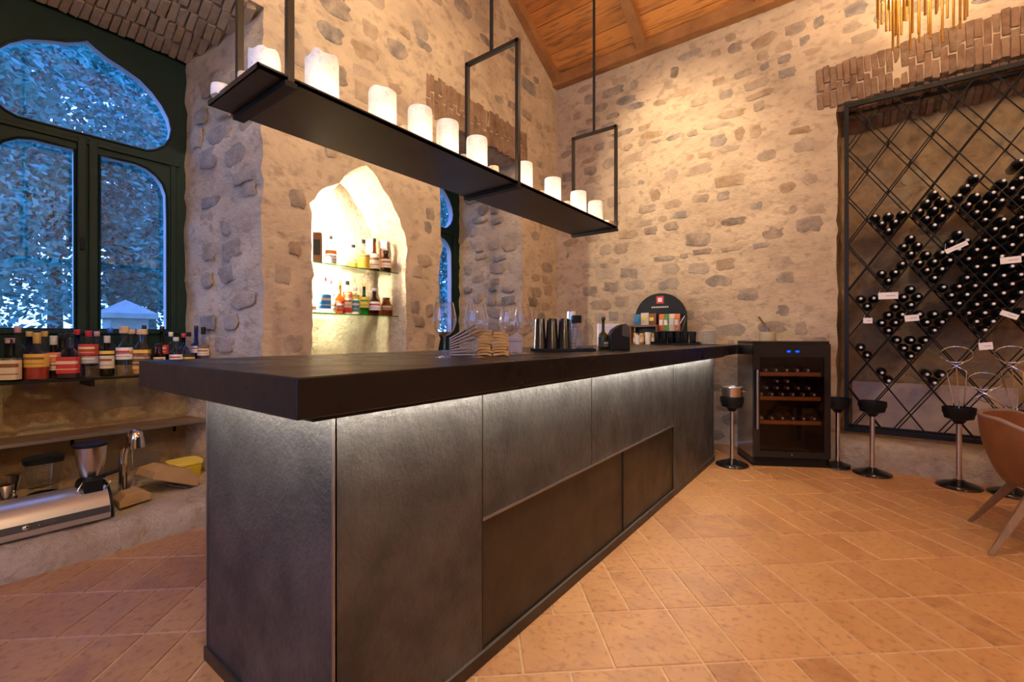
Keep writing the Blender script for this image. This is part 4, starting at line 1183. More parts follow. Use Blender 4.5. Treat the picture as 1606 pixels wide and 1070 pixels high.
for sx_, sy_ in ((-1, -1), (-1, 1), (1, -1), (1, 1)):
    a = Vector((sx_ * 0.13 + 0.02, sy_ * 0.15, 0.37)); b = Vector((sx_ * 0.31, sy_ * 0.292, 0.0))
    mm = MB(); M_ = []
    d = (b - a)
    for t_, rr in ((0, 0.026), (1, 0.015)):
        q = a + d * t_
        for (du, dv) in ((-1, -1), (1, -1), (1, 1), (-1, 1)):
            M_.append(q + Vector((du * rr, dv * rr * 0.8, 0)))
    mm.add(M_, [(3, 2, 1, 0), (4, 5, 6, 7), (0, 1, 5, 4), (1, 2, 6, 5), (2, 3, 7, 6), (3, 0, 4, 7)]).build('leg', 'oak', CH, bevel=0.005)

# ================================================================== BOTTLES (standing)
def bottle(loc, h, r, glass, cap, labels, label, group, liquid=None, level=0.7, sq=0, neck=0.30, nr=0.33, rz=0.0, cap_len=0.10, stopper=None, name='liquor_bottle', sy=1.0):
    """labels: list of (z0,z1,mat[,arc])"""
    B_ = thing(name, label, 'bottle', loc, rz, group)
    nrad = r * nr; zb = h * (1 - neck); shoulder = zb - r * 0.9
    n = 20 if not sq else 24
    prof = [(0.0001, 0.004), (r * 0.9, 0.0), (r, 0.008), (r, shoulder), (r * 0.95, shoulder + r * 0.22), (r * 0.72, shoulder + r * 0.55), (nrad * 1.25, zb), (nrad, zb + 0.015), (nrad, h - 0.006), (nrad * 1.15, h - 0.004), (nrad * 1.1, h)]
    MB().lathe(prof, n, sq=sq, sy=sy).build('glass', glass, B_, smooth=50)
    if liquid:
        zt = min(h * level, shoulder); rr = r * 0.93
        MB().lathe([(0.0001, 0.008), (rr, 0.008), (rr, zt), (0.0001, zt)], n, sq=sq, sy=sy).build('liquid', liquid, B_, smooth=40)
    for lb in labels:
        z0, z1, mt = lb[:3]
        mm = MB()
        mm.lathe([(r * 1.008, z0 * h), (r * 1.012, z0 * h + 0.001), (r * 1.012, z1 * h - 0.001), (r * 1.008, z1 * h)], n, sq=sq, sy=sy)
        keep_ = lambda i: abs(((i % n) + 0.5) / n - (1.0 if (i % n) > n / 2 else 0.0)) < 0.27
        mm.f = [f for f in mm.f if len(f) == 4 and keep_(f[0])]
        pl_ = mm.build('paper_label', mt, B_, smooth=40)
        if (z1 - z0) > 0.14:
            zm = (z0 + z1) / 2 * h; dz = (z1 - z0) * h
            m2 = MB()
            for (c_, hh) in ((0.16, 0.09), (-0.24, 0.025)):
                m2.lathe([(r * 1.016, zm + dz * (c_ - hh)), (r * 1.016, zm + dz * (c_ + hh))], n, sq=sq, sy=sy)
            m2.f = [f for f in m2.f if len(f) == 4 and abs(((f[0] % n) + 0.5) / n - (1.0 if (f[0] % n) > n / 2 else 0.0)) < 0.16]
            m2.build('label_print', {'lab_cream': 'lab_brown', 'lab_white': 'lab_red', 'lab_gold': 'lab_brown', 'lab_yellow': 'lab_green', 'lab_grey': 'lab_white'}.get(mt, 'lab_cream'), pl_)
    ct = h + 0.004
    if stopper:
        MB().lathe([(nrad * 0.9, h - 0.004), (nrad * 1.5, h + 0.002), (nrad * 1.5, h + stopper), (nrad * 1.2, h + stopper + 0.004)], 14).build('cap', cap, B_, smooth=40)
    else:
        MB().lathe([(nrad * 1.06, h * (1 - cap_len)), (nrad * 1.14, h * (1 - cap_len) + 0.002), (nrad * 1.18, h + 0.001), (nrad * 1.0, ct)], 14).build('cap', cap, B_, smooth=40)
    return B_
# --- glass shelf and bottles under the left window
GSZ = 0.962
G = thing('glass_shelf', 'glass shelf carrying the row of liquor bottles below the left window', 'shelf', (WIN_X + 0.22, 0.69, GSZ - 0.012))
MB().box((-0.16, -0.90, 0), (0.19, 0.745, 0.012)).build('pane', 'shelf_glass', G)
MB().box((0.185, -0.90, -0.004), (0.193, 0.745, 0.013)).build('front_rail', 'black_steel', G)
for yy in (-0.55, 0.05, 0.62): MB().box((-0.17, yy - 0.01, -0.05), (0.16, yy + 0.01, -0.001)).build('bracket', 'black_steel', G)
SILL = []
def sill(px, top, X, r, glass, cap, labels, label, **kw):
    r *= 0.90
    p = onX(px, 600, X); d = (p - CAMP).dot(FWD)
    zt = CAMH + (HY - top) / F * d
    best = None
    for dx in (0, .02, -.02, .04, -.04, .06, -.06, .08, -.08):
        xx = X + dx
        if not WIN_X + 0.09 < xx < WIN_X + 0.37: continue
        yy = onX(px, 600, xx).y
        gap = min([math.hypot(xx - a, yy - b) - c for a, b, c in SILL] + [9])
        if best is None or gap > best[0] + 0.004: best = (gap, xx, yy)
        if gap > r + 0.001: break
    gap, X, yy = best; r = max(min(r, gap - 0.0015), 0.024); p = Vector((X, min(yy, 1.40), 0)); SILL.append((X, p.y, r))
    bottle((X, p.y, GSZ + 0.001), zt - GSZ, r, glass, cap, labels, label, 'bottles under the left window', rz=math.radians(-30), **kw)
XF_, XB_ = WIN_X + 0.34, WIN_X + 0.19
sill(15, 532, XF_, 0.062, 'bottle_green', 'cap_pink', [(.05, .55, 'lab_cream'), (.50, .56, 'lab_black')], 'green bottle with a large cream label at the photo left edge', sq=5, neck=0.42, nr=0.36)
sill(58, 523, XF_, 0.066, 'clear_glass', 'cap_gold', [(.28, .56, 'lab_gold')], 'round clear brandy bottle with a gold label and dark red liquor', liquid='liq_red', level=.3, neck=0.38, nr=0.28, cap_len=0.22)
sill(84, 528, XF_, 0.042, 'bottle_olive', 'cap_silver', [(.38, .62, 'lab_orange'), (.20, .38, 'lab_cream')], 'slim dark bottle with salmon and cream label, silver neck', neck=0.42, nr=.42, cap_len=.2)
sill(109, 523, XF_, 0.060, 'clear_glass', 'cap_black', [(.12, .48, 'lab_red')], 'clear square bottle of dark liquor with red side labels', liquid='liq_dark', level=.52, sq=6, neck=0.36, nr=.34)
sill(139, 520, XF_, 0.058, 'clear_glass', 'cap_red', [(.48, .72, 'lab_red'), (.54, .66, 'lab_orange'), (.30, .46, 'lab_grey')], 'clear bottle with a red and orange label and red cap', neck=0.28, nr=.30, cap_len=.12)
sill(168, 528, XF_, 0.046, 'bottle_olive', 'cap_silver', [(.20, .52, 'lab_cream'), (.56, .64, 'lab_yellow')], 'olive green bottle with cream label and blue-white cap', neck=0.42, nr=.38, cap_len=.16)
sill(195, 523, XF_, 0.052, 'clear_glass', 'cork', [(.38, .66, 'lab_white'), (.50, .58, 'lab_pink' if 'lab_pink' in MATS else 'lab_red')], 'clear gin bottle with white label and wide cork stopper', neck=0.24, nr=.40, stopper=0.045)
sill(223, 525, XF_, 0.054, 'clear_glass', 'cork', [(.14, .62, 'lab_gold'), (.22, .54, 'lab_brown')], 'square bottle with a broad gold and brown label and wooden stopper', liquid='liq_amber', level=.6, sq=6, neck=0.24, nr=.45, stopper=0.035)
sill(250, 540, XF_, 0.040, 'bottle_brown', 'cap_black', [(.34, .56, 'lab_cream')], 'dark brown bottle just left of the counter corner', neck=0.30, nr=.5)
sill(276, 530, XF_, 0.046, 'clear_glass', 'cap_white', [(.30, .52, 'lab_white')], 'clear bottle with white label and pale cap, above the counter corner', neck=0.3, nr=.38)
sill(296, 522, XF_, 0.044, 'clear_glass', 'cap_black', [(.38, .46, 'lab_black'), (.20, .38, 'lab_gold')], 'clear bottle with a black band and gold stripe, left of the dropper-top bottle', neck=0.3, nr=.36)
sill(325, 514, XF_, 0.044, 'clear_glass', 'cap_black', [(.55, .60, 'lab_brown'), (.36, .52, 'lab_cream')], 'last bottle on the right, clear with black pourer and white neck', neck=0.34, nr=.36, cap_len=.16)
sill(28, 514, XB_, 0.050, 'clear_glass', 'cap_pink', [], 'back row clear bottle with a pink cap behind the green bottle', neck=0.32)
sill(46, 521, XB_, 0.050, 'bottle_blue', 'cap_gold', [], 'back row blue bottle behind the brandy bottle', neck=0.32)
sill(70, 521, XB_, 0.048, 'clear_glass', 'cap_gold', [(.2, .4, 'lab_white')], 'back row clear bottle with pale cap right of the brandy bottle', neck=0.34)
sill(98, 525, XB_, 0.044, 'bottle_brown', 'cap_black', [], 'back row dark bottle with a round black cap', neck=0.34, nr=.45)
sill(121, 518, XB_, 0.048, 'bottle_blue', 'cap_red', [], 'back row bluish bottle behind the square dark liquor bottle', neck=0.3)
sill(152, 521, XB_, 0.048, 'clear_glass', 'cap_pink', [], 'back row clear bottle with a purple-pink cap', neck=0.3)
sill(173, 515, XB_, 0.046, 'clear_glass', 'cap_blue', [], 'back row clear bottle with a bright blue cap', neck=0.32)
sill(206, 524, XB_, 0.046, 'clear_glass', 'cork', [], 'back row clear bottle with a smaller cork stopper', neck=0.26, nr=.4, stopper=.03)
sill(226, 511, XB_, 0.042, 'bottle_brown', 'cap_black', [], 'back row tall bottle with black cap in front of the casement corner', neck=0.36)
sill(254, 513, XB_, 0.046, 'bottle_olive', 'cap_black', [(.4, .6, 'lab_red')], 'back row tall dark bottle with black cap, right of the wooden stopper', neck=0.36)
sill(268, 522, XB_, 0.044, 'clear_glass', 'cap_white', [], 'back row clear bottle with a pale cap at the window frame', neck=0.3)
sill(288, 524, XB_, 0.044, 'bottle_blue', 'cap_red', [], 'back row bluish bottle with a dark red cap near the reveal', neck=0.32)
sill(308, 512, XB_, 0.042, 'bottle_blue', 'cap_black', [(.4, .55, 'lab_white')], 'back row slim blue bottle with a black top against the reveal', neck=0.36)

# --- alcove: two glass shelves, bottles and a concealed lamp
AX = XL - 0.17
za1 = onX(560, 419.5, AX + 0.10).z; za2 = onX(560, 493, AX + 0.10).z
shelfZ = {}
for nm, z, lab in (('upper', za1, 'upper glass shelf in the lit alcove'), ('lower', za2, 'lower glass shelf in the lit alcove')):
    g = thing('glass_shelf', lab, 'shelf', (AX - 0.02, 2.38, z - 0.010))
    MB().box((-0.15, -0.44, 0), (0.13, 0.44, 0.010)).build('pane', 'shelf_glass', g, bevel=0.001)
    MB().box((0.1302, -0.44, 0.0), (0.1325, 0.44, 0.010)).build('polished_edge', 'shelf_edge', g)
    for yy in (-0.40, 0.40):
        MB().lathe([(0.006, -0.012), (0.006, 0.0)], 8, (0.05, yy, 0)).build('support_pin', 'steel', g)
def alc_b(px, top, z, X, wpx, glass, cap, labels, label, **kw):
    p = onX(px, 450, X); d = (p - CAMP).dot(FWD)
    zt = CAMH + (HY - top) / F * d
    bottle((X, p.y, z + 0.001), zt - z, wpx * d / F / 2, glass, cap, labels, label, 'bottles in the alcove', rz=math.radians(-30), **kw)
def alc_box(px, top, z, X, wpx, mt, mt2, label):
    p = onX(px, 450, X); d = (p - CAMP).dot(FWD); zt = CAMH + (HY - top) / F * d; h = zt - z; w = wpx * d / F / 2
    T = thing('bottle_box', label, 'box', (X, p.y, z + 0.001), math.radians(50))
    MB().box((-w * .72, -w * .72, 0), (w * .72, w * .72, h)).build('carton', mt, T, bevel=0.002)
    MB().box((-w * .6, -w * .73, h * .25), (w * .6, -w * .722, h * .75)).build('print_panel', mt2, T)
    MB().box((-w * .724, -w * .724, h * .90), (w * .724, w * .724, h * .905)).build('lid_seam', 'lab_black', T)
U = za1; XU = AX + 0.03
alc_box(498, 365, U, AX + 0.03, 17, 'lab_brown', 'lab_black', 'dark printed bottle carton at the left end of the upper alcove shelf')
alc_b(519, 371, U, XU, 17, 'clear_glass', 'cap_black', [(.05, .34, 'lab_grey'), (.36, .5, 'lab_orange')], 'whisky bottle with orange shoulder label on the upper alcove shelf', liquid='liq_pink', level=.5, neck=.5, nr=.3)
alc_b(543, 384, U, AX - 0.08, 15, 'clear_glass', 'cap_silver', [], 'clear bottle with pale cap, left of a pair on the upper alcove shelf', liquid='liq_pink', level=.25, neck=.42, nr=.45)
alc_b(554, 385, U, AX - 0.02, 14, 'clear_glass', 'cap_black', [], 'clear bottle with dark cap, right of a pair on the upper alcove shelf', liquid='liq_gold', level=.25, neck=.42, nr=.4)
alc_b(570, 377, U, XU, 20, 'clear_glass', 'cap_black', [(.3, .5, 'lab_gold')], 'bottle of golden liquor on the upper alcove shelf', liquid='liq_gold', level=.52, neck=.5, nr=.25)
alc_box(580, 376, U, AX - 0.09, 15, 'lab_cream', 'lab_grey', 'cream carton behind the tall bottle on the upper alcove shelf')
alc_b(587, 375, U, XU, 16, 'bottle_amber', 'cap_black', [(.06, .52, 'lab_cream')], 'tall whisky bottle with full cream label on the upper alcove shelf', neck=.42, nr=.3)
alc_box(601, 378, U, AX - 0.07, 16, 'lab_cream', 'lab_brown', 'cream and brown carton at the right end of the upper alcove shelf')
alc_b(605, 394, U, XU, 17, 'bottle_brown', 'cap_black', [(.2, .6, 'lab_cream')], 'brown bottle in front of the right carton on the upper alcove shelf', neck=.30, nr=.45)
Lz = za2
alc_b(492, 470, Lz, XU, 9, 'clear_glass', 'cap_white', [(.2, .5, 'lab_white')], 'narrow clear bottle at the left end of the lower alcove shelf')
alc_b(509, 436, Lz, XU, 19, 'clear_glass', 'cap_red', [(.12, .52, 'lab_blue')], 'bottle with a big blue label on the lower alcove shelf', sq=6, neck=.4, nr=.3)
alc_b(518, 441, Lz, AX - 0.08, 14, 'clear_glass', 'cap_red', [], 'clear bottle with red cap behind the blue label on the lower alcove shelf', neck=.3)
alc_b(523, 462, Lz, XU, 9, 'clear_glass', 'cap_red', [(.1, .6, 'lab_cream')], 'small slim cream-labelled bottle right of the blue label', neck=.3)
alc_b(533, 443, Lz, XU, 14, 'bottle_amber', 'cap_gold', [(.08, .40, 'lab_red'), (.16, .3, 'lab_cream')], 'amber bottle with dark red label on the lower alcove shelf', neck=.42, nr=.35)
alc_b(545, 442, Lz, XU, 14, 'clear_glass', 'cap_black', [(.5, .68, 'lab_orange'), (.2, .5, 'lab_cream'), (.06, .18, 'lab_red')], 'orange and cream labelled bottle on the lower alcove shelf', liquid='liq_pink', level=.5, neck=.28, nr=.35)
alc_b(557, 452, Lz, XU, 13, 'clear_glass', 'cap_white', [(.1, .52, 'lab_teal'), (.56, .75, 'lab_yellow')], 'teal labelled bottle with yellow shoulder on the lower alcove shelf', neck=.22, nr=.4)
alc_b(571, 445, Lz, XU, 15, 'bottle_green', 'cap_gold', [(.22, .56, 'lab_yellow')], 'green bottle with yellow label on the lower alcove shelf', neck=.4, nr=.33)
alc_b(587, 453, Lz, XU, 20, 'bottle_brown', 'cap_white', [(.18, .50, 'lab_white')], 'round brown bottle with white label on the lower alcove shelf', neck=.36, nr=.3)
alc_b(606, 468, Lz, XU, 19, 'bottle_brown', 'cap_black', [(.3, .6, 'lab_brown')], 'squat brown bottle at the right end of the lower alcove shelf', neck=.2, nr=.5)
AL = thing('alcove_lamp', 'slim warm strip lamp fixed upright inside the left jamb of the alcove', 'lamp', (XL - 0.16, 1.985, 1.50))
MB().box((-0.016, -0.012, 0.0), (0.016, 0.0, 0.80)).build('housing', 'steel', AL)
MB().box((-0.006, 0.0005, 0.38), (0.006, 0.005, 0.79)).build('led_strip', 'led_niche', AL)
MB().box((-0.003, 0.0005, 0.02), (0.003, 0.004, 0.30)).build('led_strip', 'led_niche', AL)

# ================================================================== ON THE COUNTER
def wine_glass(px, py, top, label, R=0.052):
    p = onZ(px, py, CT); d = (p - CAMP).dot(FWD); h = (py - top) / F * d
    W = thing('wine_glass', label, 'wine glass', p + Vector((0, 0, 0.0005)), 0, 'wine glasses on the counter')
    MB().lathe([(0.0001, 0.0), (0.038, 0.0), (0.038, 0.002), (0.02, 0.005), (0.006, 0.012), (0.004, 0.03), (0.0038, h * 0.36), (0.006, h * 0.39)], 24).build('stem', 'wine_glass', W, smooth=60)
    b0 = h * 0.385
    MB().shell([(0.004, b0), (R * 0.45, b0 + 0.008), (R * 0.80, b0 + 0.028), (R, b0 + 0.062), (R * 1.0, b0 + 0.078), (R * 0.86, h - 0.025), (R * 0.74, h)], 28).build('bowl', 'wine_glass', W, smooth=80)
    MB().tube([(R * 0.74 * math.cos(a * PI / 14), R * 0.74 * math.sin(a * PI / 14), h) for a in range(28)], 0.0011, 5, closed=True).build('rim', 'wine_glass', W, smooth=60)
wine_glass(697, 561, 475, 'wine glass nearest the near end of the bar, left of the grey napkins')
wine_glass(747, 561, 478, 'wine glass in front of the straw coloured napkin stacks')
wine_glass(799, 556, 481, 'wine glass right of the straw coloured napkins')
wine_glass(821, 555, 482, 'wine glass beside the black shaker tins')
# folded napkins
def napkin(loc, w, d, t, rz, tilt, mat, label, group, sag=0.0, seed=0, pivot=False):
    N_ = thing('folded_napkin', label, 'napkin', loc, rz, group)
    m = MB(); n = 8; vs = []
    for i in range(n + 1):
        x = -w / 2 + w * i / n
        xo = w / 2 if pivot else 0
        z = -sag * (2 * x / w) ** 2 + 0.002 * noise.noise((x * 40, seed, 0))
        for (y, dz) in ((-d / 2, 0), (d / 2, 0), (d / 2, t), (-d / 2, t)):
            vs.append((x + xo, y, z + dz))
    fs = [(i * 4 + j, (i + 1) * 4 + j, (i + 1) * 4 + (j + 1) % 4, i * 4 + (j + 1) % 4) for i in range(n) for j in range(4)] + [(3, 2, 1, 0), (n * 4, n * 4 + 1, n * 4 + 2, n * 4 + 3)]
    m.add(vs, fs)
    R = Matrix.Rotation(tilt, 4, 'Y')
    m.v = [tuple(R @ Vector(q)) for q in m.v]
    m.build('cloth', mat, N_, bevel=t * 0.22)
az = math.atan2(RGT.y, RGT.x)
pn = onZ(724, 560, CT)
for k in range(8):
    q = pn + RGT * -0.065 + FWD * (0.12 + 0.002 * k)
    napkin(q + Vector((0, 0, 0.002 + k * 0.0105)), 0.135, 0.10, 0.008, az, -0.01 - 0.075 * k, 'napkin_grey', 'grey folded napkin in the leaning fan pile, %s from the bottom' % ORD[k], 'grey folded napkins', 0.0, k, True)
for st_, (px, n) in enumerate(((757, 9), (784, 8))):
    ps = onZ(px, 560, CT) + FWD * 0.14
    for k in range(n):
        napkin(ps + Vector((0, 0, 0.004 + k * 0.0135)) + RGT * random.uniform(-.004, .004), 0.072, 0.10, 0.011, az + random.uniform(-.06, .06), random.uniform(-.06, .06) + (0.12 if st_ and k > 4 else 0), 'napkin_straw', 'straw coloured napkin roll in the %s stack, %s up' % (('left', 'right')[st_], ORD[k]), 'straw napkin stacks', 0.005, k)
# pale lilac jar behind the glasses
pj = onZ(808, 555, CT) + FWD * 0.16
J2 = thing('lilac_box', 'small pale lilac box behind the wine glasses', 'box', pj, az)
MB().box((-0.038, -0.03, 0.0), (0.038, 0.03, 0.085)).build('carton', 'print_grey', J2, bevel=0.003)
MB().box((-0.0385, -0.0305, 0.062), (0.0385, 0.0305, 0.065)).build('lid_seam', 'dark_strip', J2)
# black tray with shaker tins
pt_ = onZ(880, 551, CT)
TR = thing('bar_tray', 'long black rubber bar tray under the shaker tins', 'tray', pt_ + FWD * 0.02 + Vector((0, 0, 0.0)), az - 0.12)
MB().box((-0.18, -0.065, 0.0), (0.21, 0.065, 0.008)).build('mat', 'black_plastic', TR, bevel=0.002)
for a, b in (((-0.18, -0.065, 0.008), (0.21, -0.060, 0.016)), ((-0.18, 0.060, 0.008), (0.21, 0.065, 0.016)), ((-0.18, -0.06, 0.008), (-0.175, 0.06, 0.016)), ((0.205, -0.06, 0.008), (0.21, 0.06, 0.016))):
    MB().box(a, b).build('rim', 'black_plastic', TR)
RT = Matrix.Translation(TR.location) @ Matrix.Rotation(az - 0.12, 4, 'Z')
for k, dx in enumerate((-0.128, -0.054, 0.020)):
    q = RT @ Vector((dx, 0.0, 0.0085))
    S_ = thing('shaker_tin', '%s black shaker tin from the wine glasses, upside down on the tray' % ORD[k].capitalize(), 'shaker', q, 0, 'black shaker tins')
    MB().lathe([(0.042, 0.0), (0.042, 0.006), (0.040, 0.010), (0.031, 0.185), (0.028, 0.19), (0.0001, 0.19)], 28).build('cup', 'black_gloss', S_, smooth=40)
    MB().tube([(0.0425 * math.cos(a * PI / 14), 0.0425 * math.sin(a * PI / 14), 0.004) for a in range(28)], 0.0022, 6, closed=True).build('rolled_rim', 'dark_strip', S_, smooth=60)
q = RT @ Vector((0.095, 0.005, 0.0085))
JG = thing('mixing_jug', 'clear glass mixing jug with a black lid on the tray', 'jug', q)
MB().lathe([(0.0001, 0.0), (0.036, 0.0), (0.038, 0.004), (0.034, 0.06), (0.030, 0.12), (0.026, 0.15), (0.028, 0.165)], 20).build('glass', 'clear_glass', JG, smooth=50)
MB().lathe([(0.0001, 0.164), (0.030, 0.164), (0.032, 0.205), (0.028, 0.21), (0.0001, 0.21)], 18).build('lid', 'black_plastic', JG, smooth=40)
for k in range(10):
    a = 2 * PI * k / 10
    MB().tube([(0.0375 * math.cos(a), 0.0375 * math.sin(a), 0.006), (0.0315 * math.cos(a), 0.0315 * math.sin(a), 0.115)], 0.0018, 5).build('facet_rib', 'clear_glass', JG, smooth=60)
q = RT @ Vector((0.07, 0.055, 0.0085))
ST = thing('strainer_stack', 'silver spring strainer cone behind the mixing jug', 'strainer', q)
MB().lathe([(0.022, 0.0), (0.030, 0.10), (0.034, 0.21), (0.030, 0.235), (0.0001, 0.24)], 20).build('cone', 'silver_paint', ST, smooth=50)
for k in range(9):
    rr = 0.0235 + 0.0012 * k
    MB().tube([(rr * math.cos(a * PI / 8) * 1.02, rr * math.sin(a * PI / 8) * 1.02, 0.02 + k * 0.02) for a in range(16)], 0.0016, 5, closed=True).build('coil', 'steel', ST, smooth=60)
q = RT @ Vector((0.165, 0.0, 0.0085))
GB = thing('glass_decanter', 'small faceted glass decanter at the end of the tray', 'decanter', q)
MB().lathe([(0.0001, 0.0), (0.026, 0.0), (0.029, 0.01), (0.027, 0.07), (0.036, 0.10), (0.033, 0.125), (0.018, 0.15), (0.016, 0.16)], 10).build('glass', 'clear_glass', GB, smooth=30)
MB().lathe([(0.015, 0.158), (0.020, 0.165), (0.017, 0.185), (0.0001, 0.19)], 10).build('stopper', 'clear_glass', GB, smooth=30)
pb_ = onZ(946, 549, CT)
bottle(pb_, 0.20, 0.033, 'bottle_olive', 'cap_black', [(.1, .3, 'lab_black')], 'small dark oil bottle with a black pourer beside the black basket', 'counter bottles', neck=.4, nr=.3, name='oil_bottle', stopper=0.015)
pk = onZ(970, 549, CT)
BS = thing('black_basket', 'black napkin dispenser with a sloped lid on the counter', 'dispenser', pk, az)
sec = [(-0.065, 0.0), (0.065, 0.0), (0.065, 0.15), (0.04, 0.172), (0.0, 0.165), (-0.045, 0.135), (-0.065, 0.10)]
MB().prism(sec, lambda u, v, t: (u, t, v), -0.05, 0.05).build('body', 'black_plastic', BS, bevel=0.006)
MB().prism([(0.012, 0.095), (0.06, 0.085), (0.062, 0.15), (0.04, 0.168), (0.014, 0.158)], lambda u, v, t: (u, t, v), -0.0525, -0.0505).build('face_plate', 'dark_strip', BS)
pw = onZ(968, 545, CT)
WB = thing('white_carton', 'plain white carton behind the oil bottle', 'box', pw + FWD * 0.35, az)
MB().box((-0.09, -0.04, 0.0), (0.09, 0.04, 0.20)).build('carton', 'white_box', WB, bevel=0.002)
MB().box((-0.0905, -0.0405, 0.165), (0.0905, 0.0405, 0.1665)).build('lid_seam', 'lab_grey', WB)
# arched black display board against the end wall
AY = 5.405
a0, a1 = onY(996, 520, AY), onY(1077, 520, AY); ax = (a0.x + a1.x) / 2; aw = (a1.x - a0.x) / 2; ah = onY(1036, 460, AY).z - CT
AD = thing('display_board', 'black arched display board with a small red emblem on the counter end', 'display', (ax, AY, CT + 0.001))
arc = [(-aw, 0), (aw, 0), (aw, ah - aw * 0.95)] + [(aw * math.cos(PI * t / 16), ah - aw * 0.95 + aw * 0.95 * math.sin(PI * t / 16)) for t in range(1, 16)] + [(-aw, ah - aw * 0.95)]
MB().prism(arc, lambda u, v, t: (u, t, v), 0.0, 0.03).build('board', 'black_plastic', AD, bevel=0.003)
MB().box((-0.045, -0.003, ah - 0.125), (0.045, -0.0005, ah - 0.035)).build('red_emblem', 'lab_red', AD)
MB().box((-0.026, -0.0045, ah - 0.105), (0.026, -0.0032, ah - 0.055)).build('emblem_mark', 'lab_white', AD)
for k in range(8): MB().box((-0.10 + k * 0.026, -0.003, ah - 0.175), (-0.10 + k * 0.026 + 0.017, -0.0005, ah - 0.158)).build('small_lettering', 'lab_white', AD)
SH = thing('display_shelf', 'little red-brown shelf in front of the arched board holding snack packs', 'shelf', (ax - aw * 0.52, AY - 0.07, CT + 0.001))
MB().box((-0.17, -0.06, 0.20), (0.17, 0.06, 0.222)).build('board', 'lab_brown', SH, bevel=0.002)
for sx_ in (-0.16, 0.16): MB().box((sx_ - 0.008, -0.055, 0.0), (sx_ + 0.008, 0.055, 0.20)).build('side', 'lab_brown', SH)
def pack(dx, dz, w, h, t, mt, mt2, label, y=0.0):
    P = thing('snack_pack', label, 'packet', (ax + dx, AY - 0.07 + y, CT + 0.001 + dz), random.uniform(-.1, .1), 'snack packs at the arched board')
    m = MB(); n = 6; vs = []
    for j in range(n + 1):
        f = j / n; th = t * (0.12 + 0.88 * math.sin(PI * f)) / 2
        for (x, y_) in ((-w / 2, 0), (-w * .3, -th), (w * .3, -th), (w / 2, 0), (w * .3, th), (-w * .3, th)):
            vs.append((x, y_, h * f))
    fs = [(j * 6 + i, j * 6 + (i + 1) % 6, (j + 1) * 6 + (i + 1) % 6, (j + 1) * 6 + i) for j in range(n) for i in range(6)] + [tuple(range(5, -1, -1)), tuple(n * 6 + i for i in range(6))]
    m.add(vs, fs).build('bag', mt, P, smooth=40)
    MB().box((-w * .28, -t / 2 - 0.002, h * .35), (w * .28, -t / 2 + 0.001, h * .65)).build('print_panel', mt2, P)
pack(-0.255, 0.224, 0.085, 0.13, 0.05, 'lab_teal', 'lab_blue', 'teal snack packet at the left end of the little shelf')
pack(-0.16, 0.224, 0.10, 0.145, 0.05, 'lab_cream', 'lab_yellow', 'cream and yellow snack packet on the little shelf')
pack(-0.065, 0.224, 0.09, 0.135, 0.05, 'lab_brown', 'lab_yellow', 'brown and yellow snack packet on the little shelf')
for k, (dx, mt) in enumerate(((0.03, 'lab_orange'), (0.085, 'lab_green'), (0.15, 'lab_cream'), (0.21, 'lab_orange'))):
    pack(dx, 0.15, 0.07, 0.20, 0.04, mt, 'lab_white', ('orange packet behind the glass bowl rim, leftmost', 'green packet behind the glass bowl', 'cream packet behind the glass bowl', 'orange packet behind the glass bowl, rightmost')[k], y=0.04)
for k in range(4):
    q = (ax - 0.27 + k * 0.075, AY - 0.075, CT + 0.001)
    JJ = thing('spice_jar', 'small brown lidded jar under the little shelf, %s from the left' % ORD[k], 'jar', q, 0, 'small jars under the little shelf')
    MB().lathe([(0.030, 0.0), (0.032, 0.005), (0.032, 0.09), (0.026, 0.10)], 16).build('glass', 'liq_amber', JJ, smooth=40)
    MB().lathe([(0.028, 0.10), (0.029, 0.125), (0.0001, 0.127)], 16).build('lid', 'cap_gold', JJ, smooth=40)
    MB().shell([(0.0325, 0.02), (0.0325, 0.07)], 16).build('paper_label', 'lab_cream', JJ, smooth=60)
def small_cup(px, py, r, h, label):
    p = onZ(px, py, CT)
    C_ = thing('white_cup', label, 'cup', p + Vector((0, 0, .001)), 0, 'small white cups')
    MB().lathe([(0.0001, 0), (r * .7, 0), (r * .72, 0.004), (r, h), (r * .93, h), (r * .65, 0.008), (0.0001, 0.008)], 18).build('cup', 'plate_white', C_, smooth=40)
    MB().tube([(r * math.cos(a * PI / 9), r * math.sin(a * PI / 9), h) for a in range(18)], 0.0015, 5, closed=True).build('rim', 'plate_white', C_, smooth=60)
small_cup(1000, 540.5, 0.030, 0.10, 'small white cup, left one of the pair by the arched board')
small_cup(1016, 540.5, 0.036, 0.13, 'taller white cup, right one of the pair by the arched board')
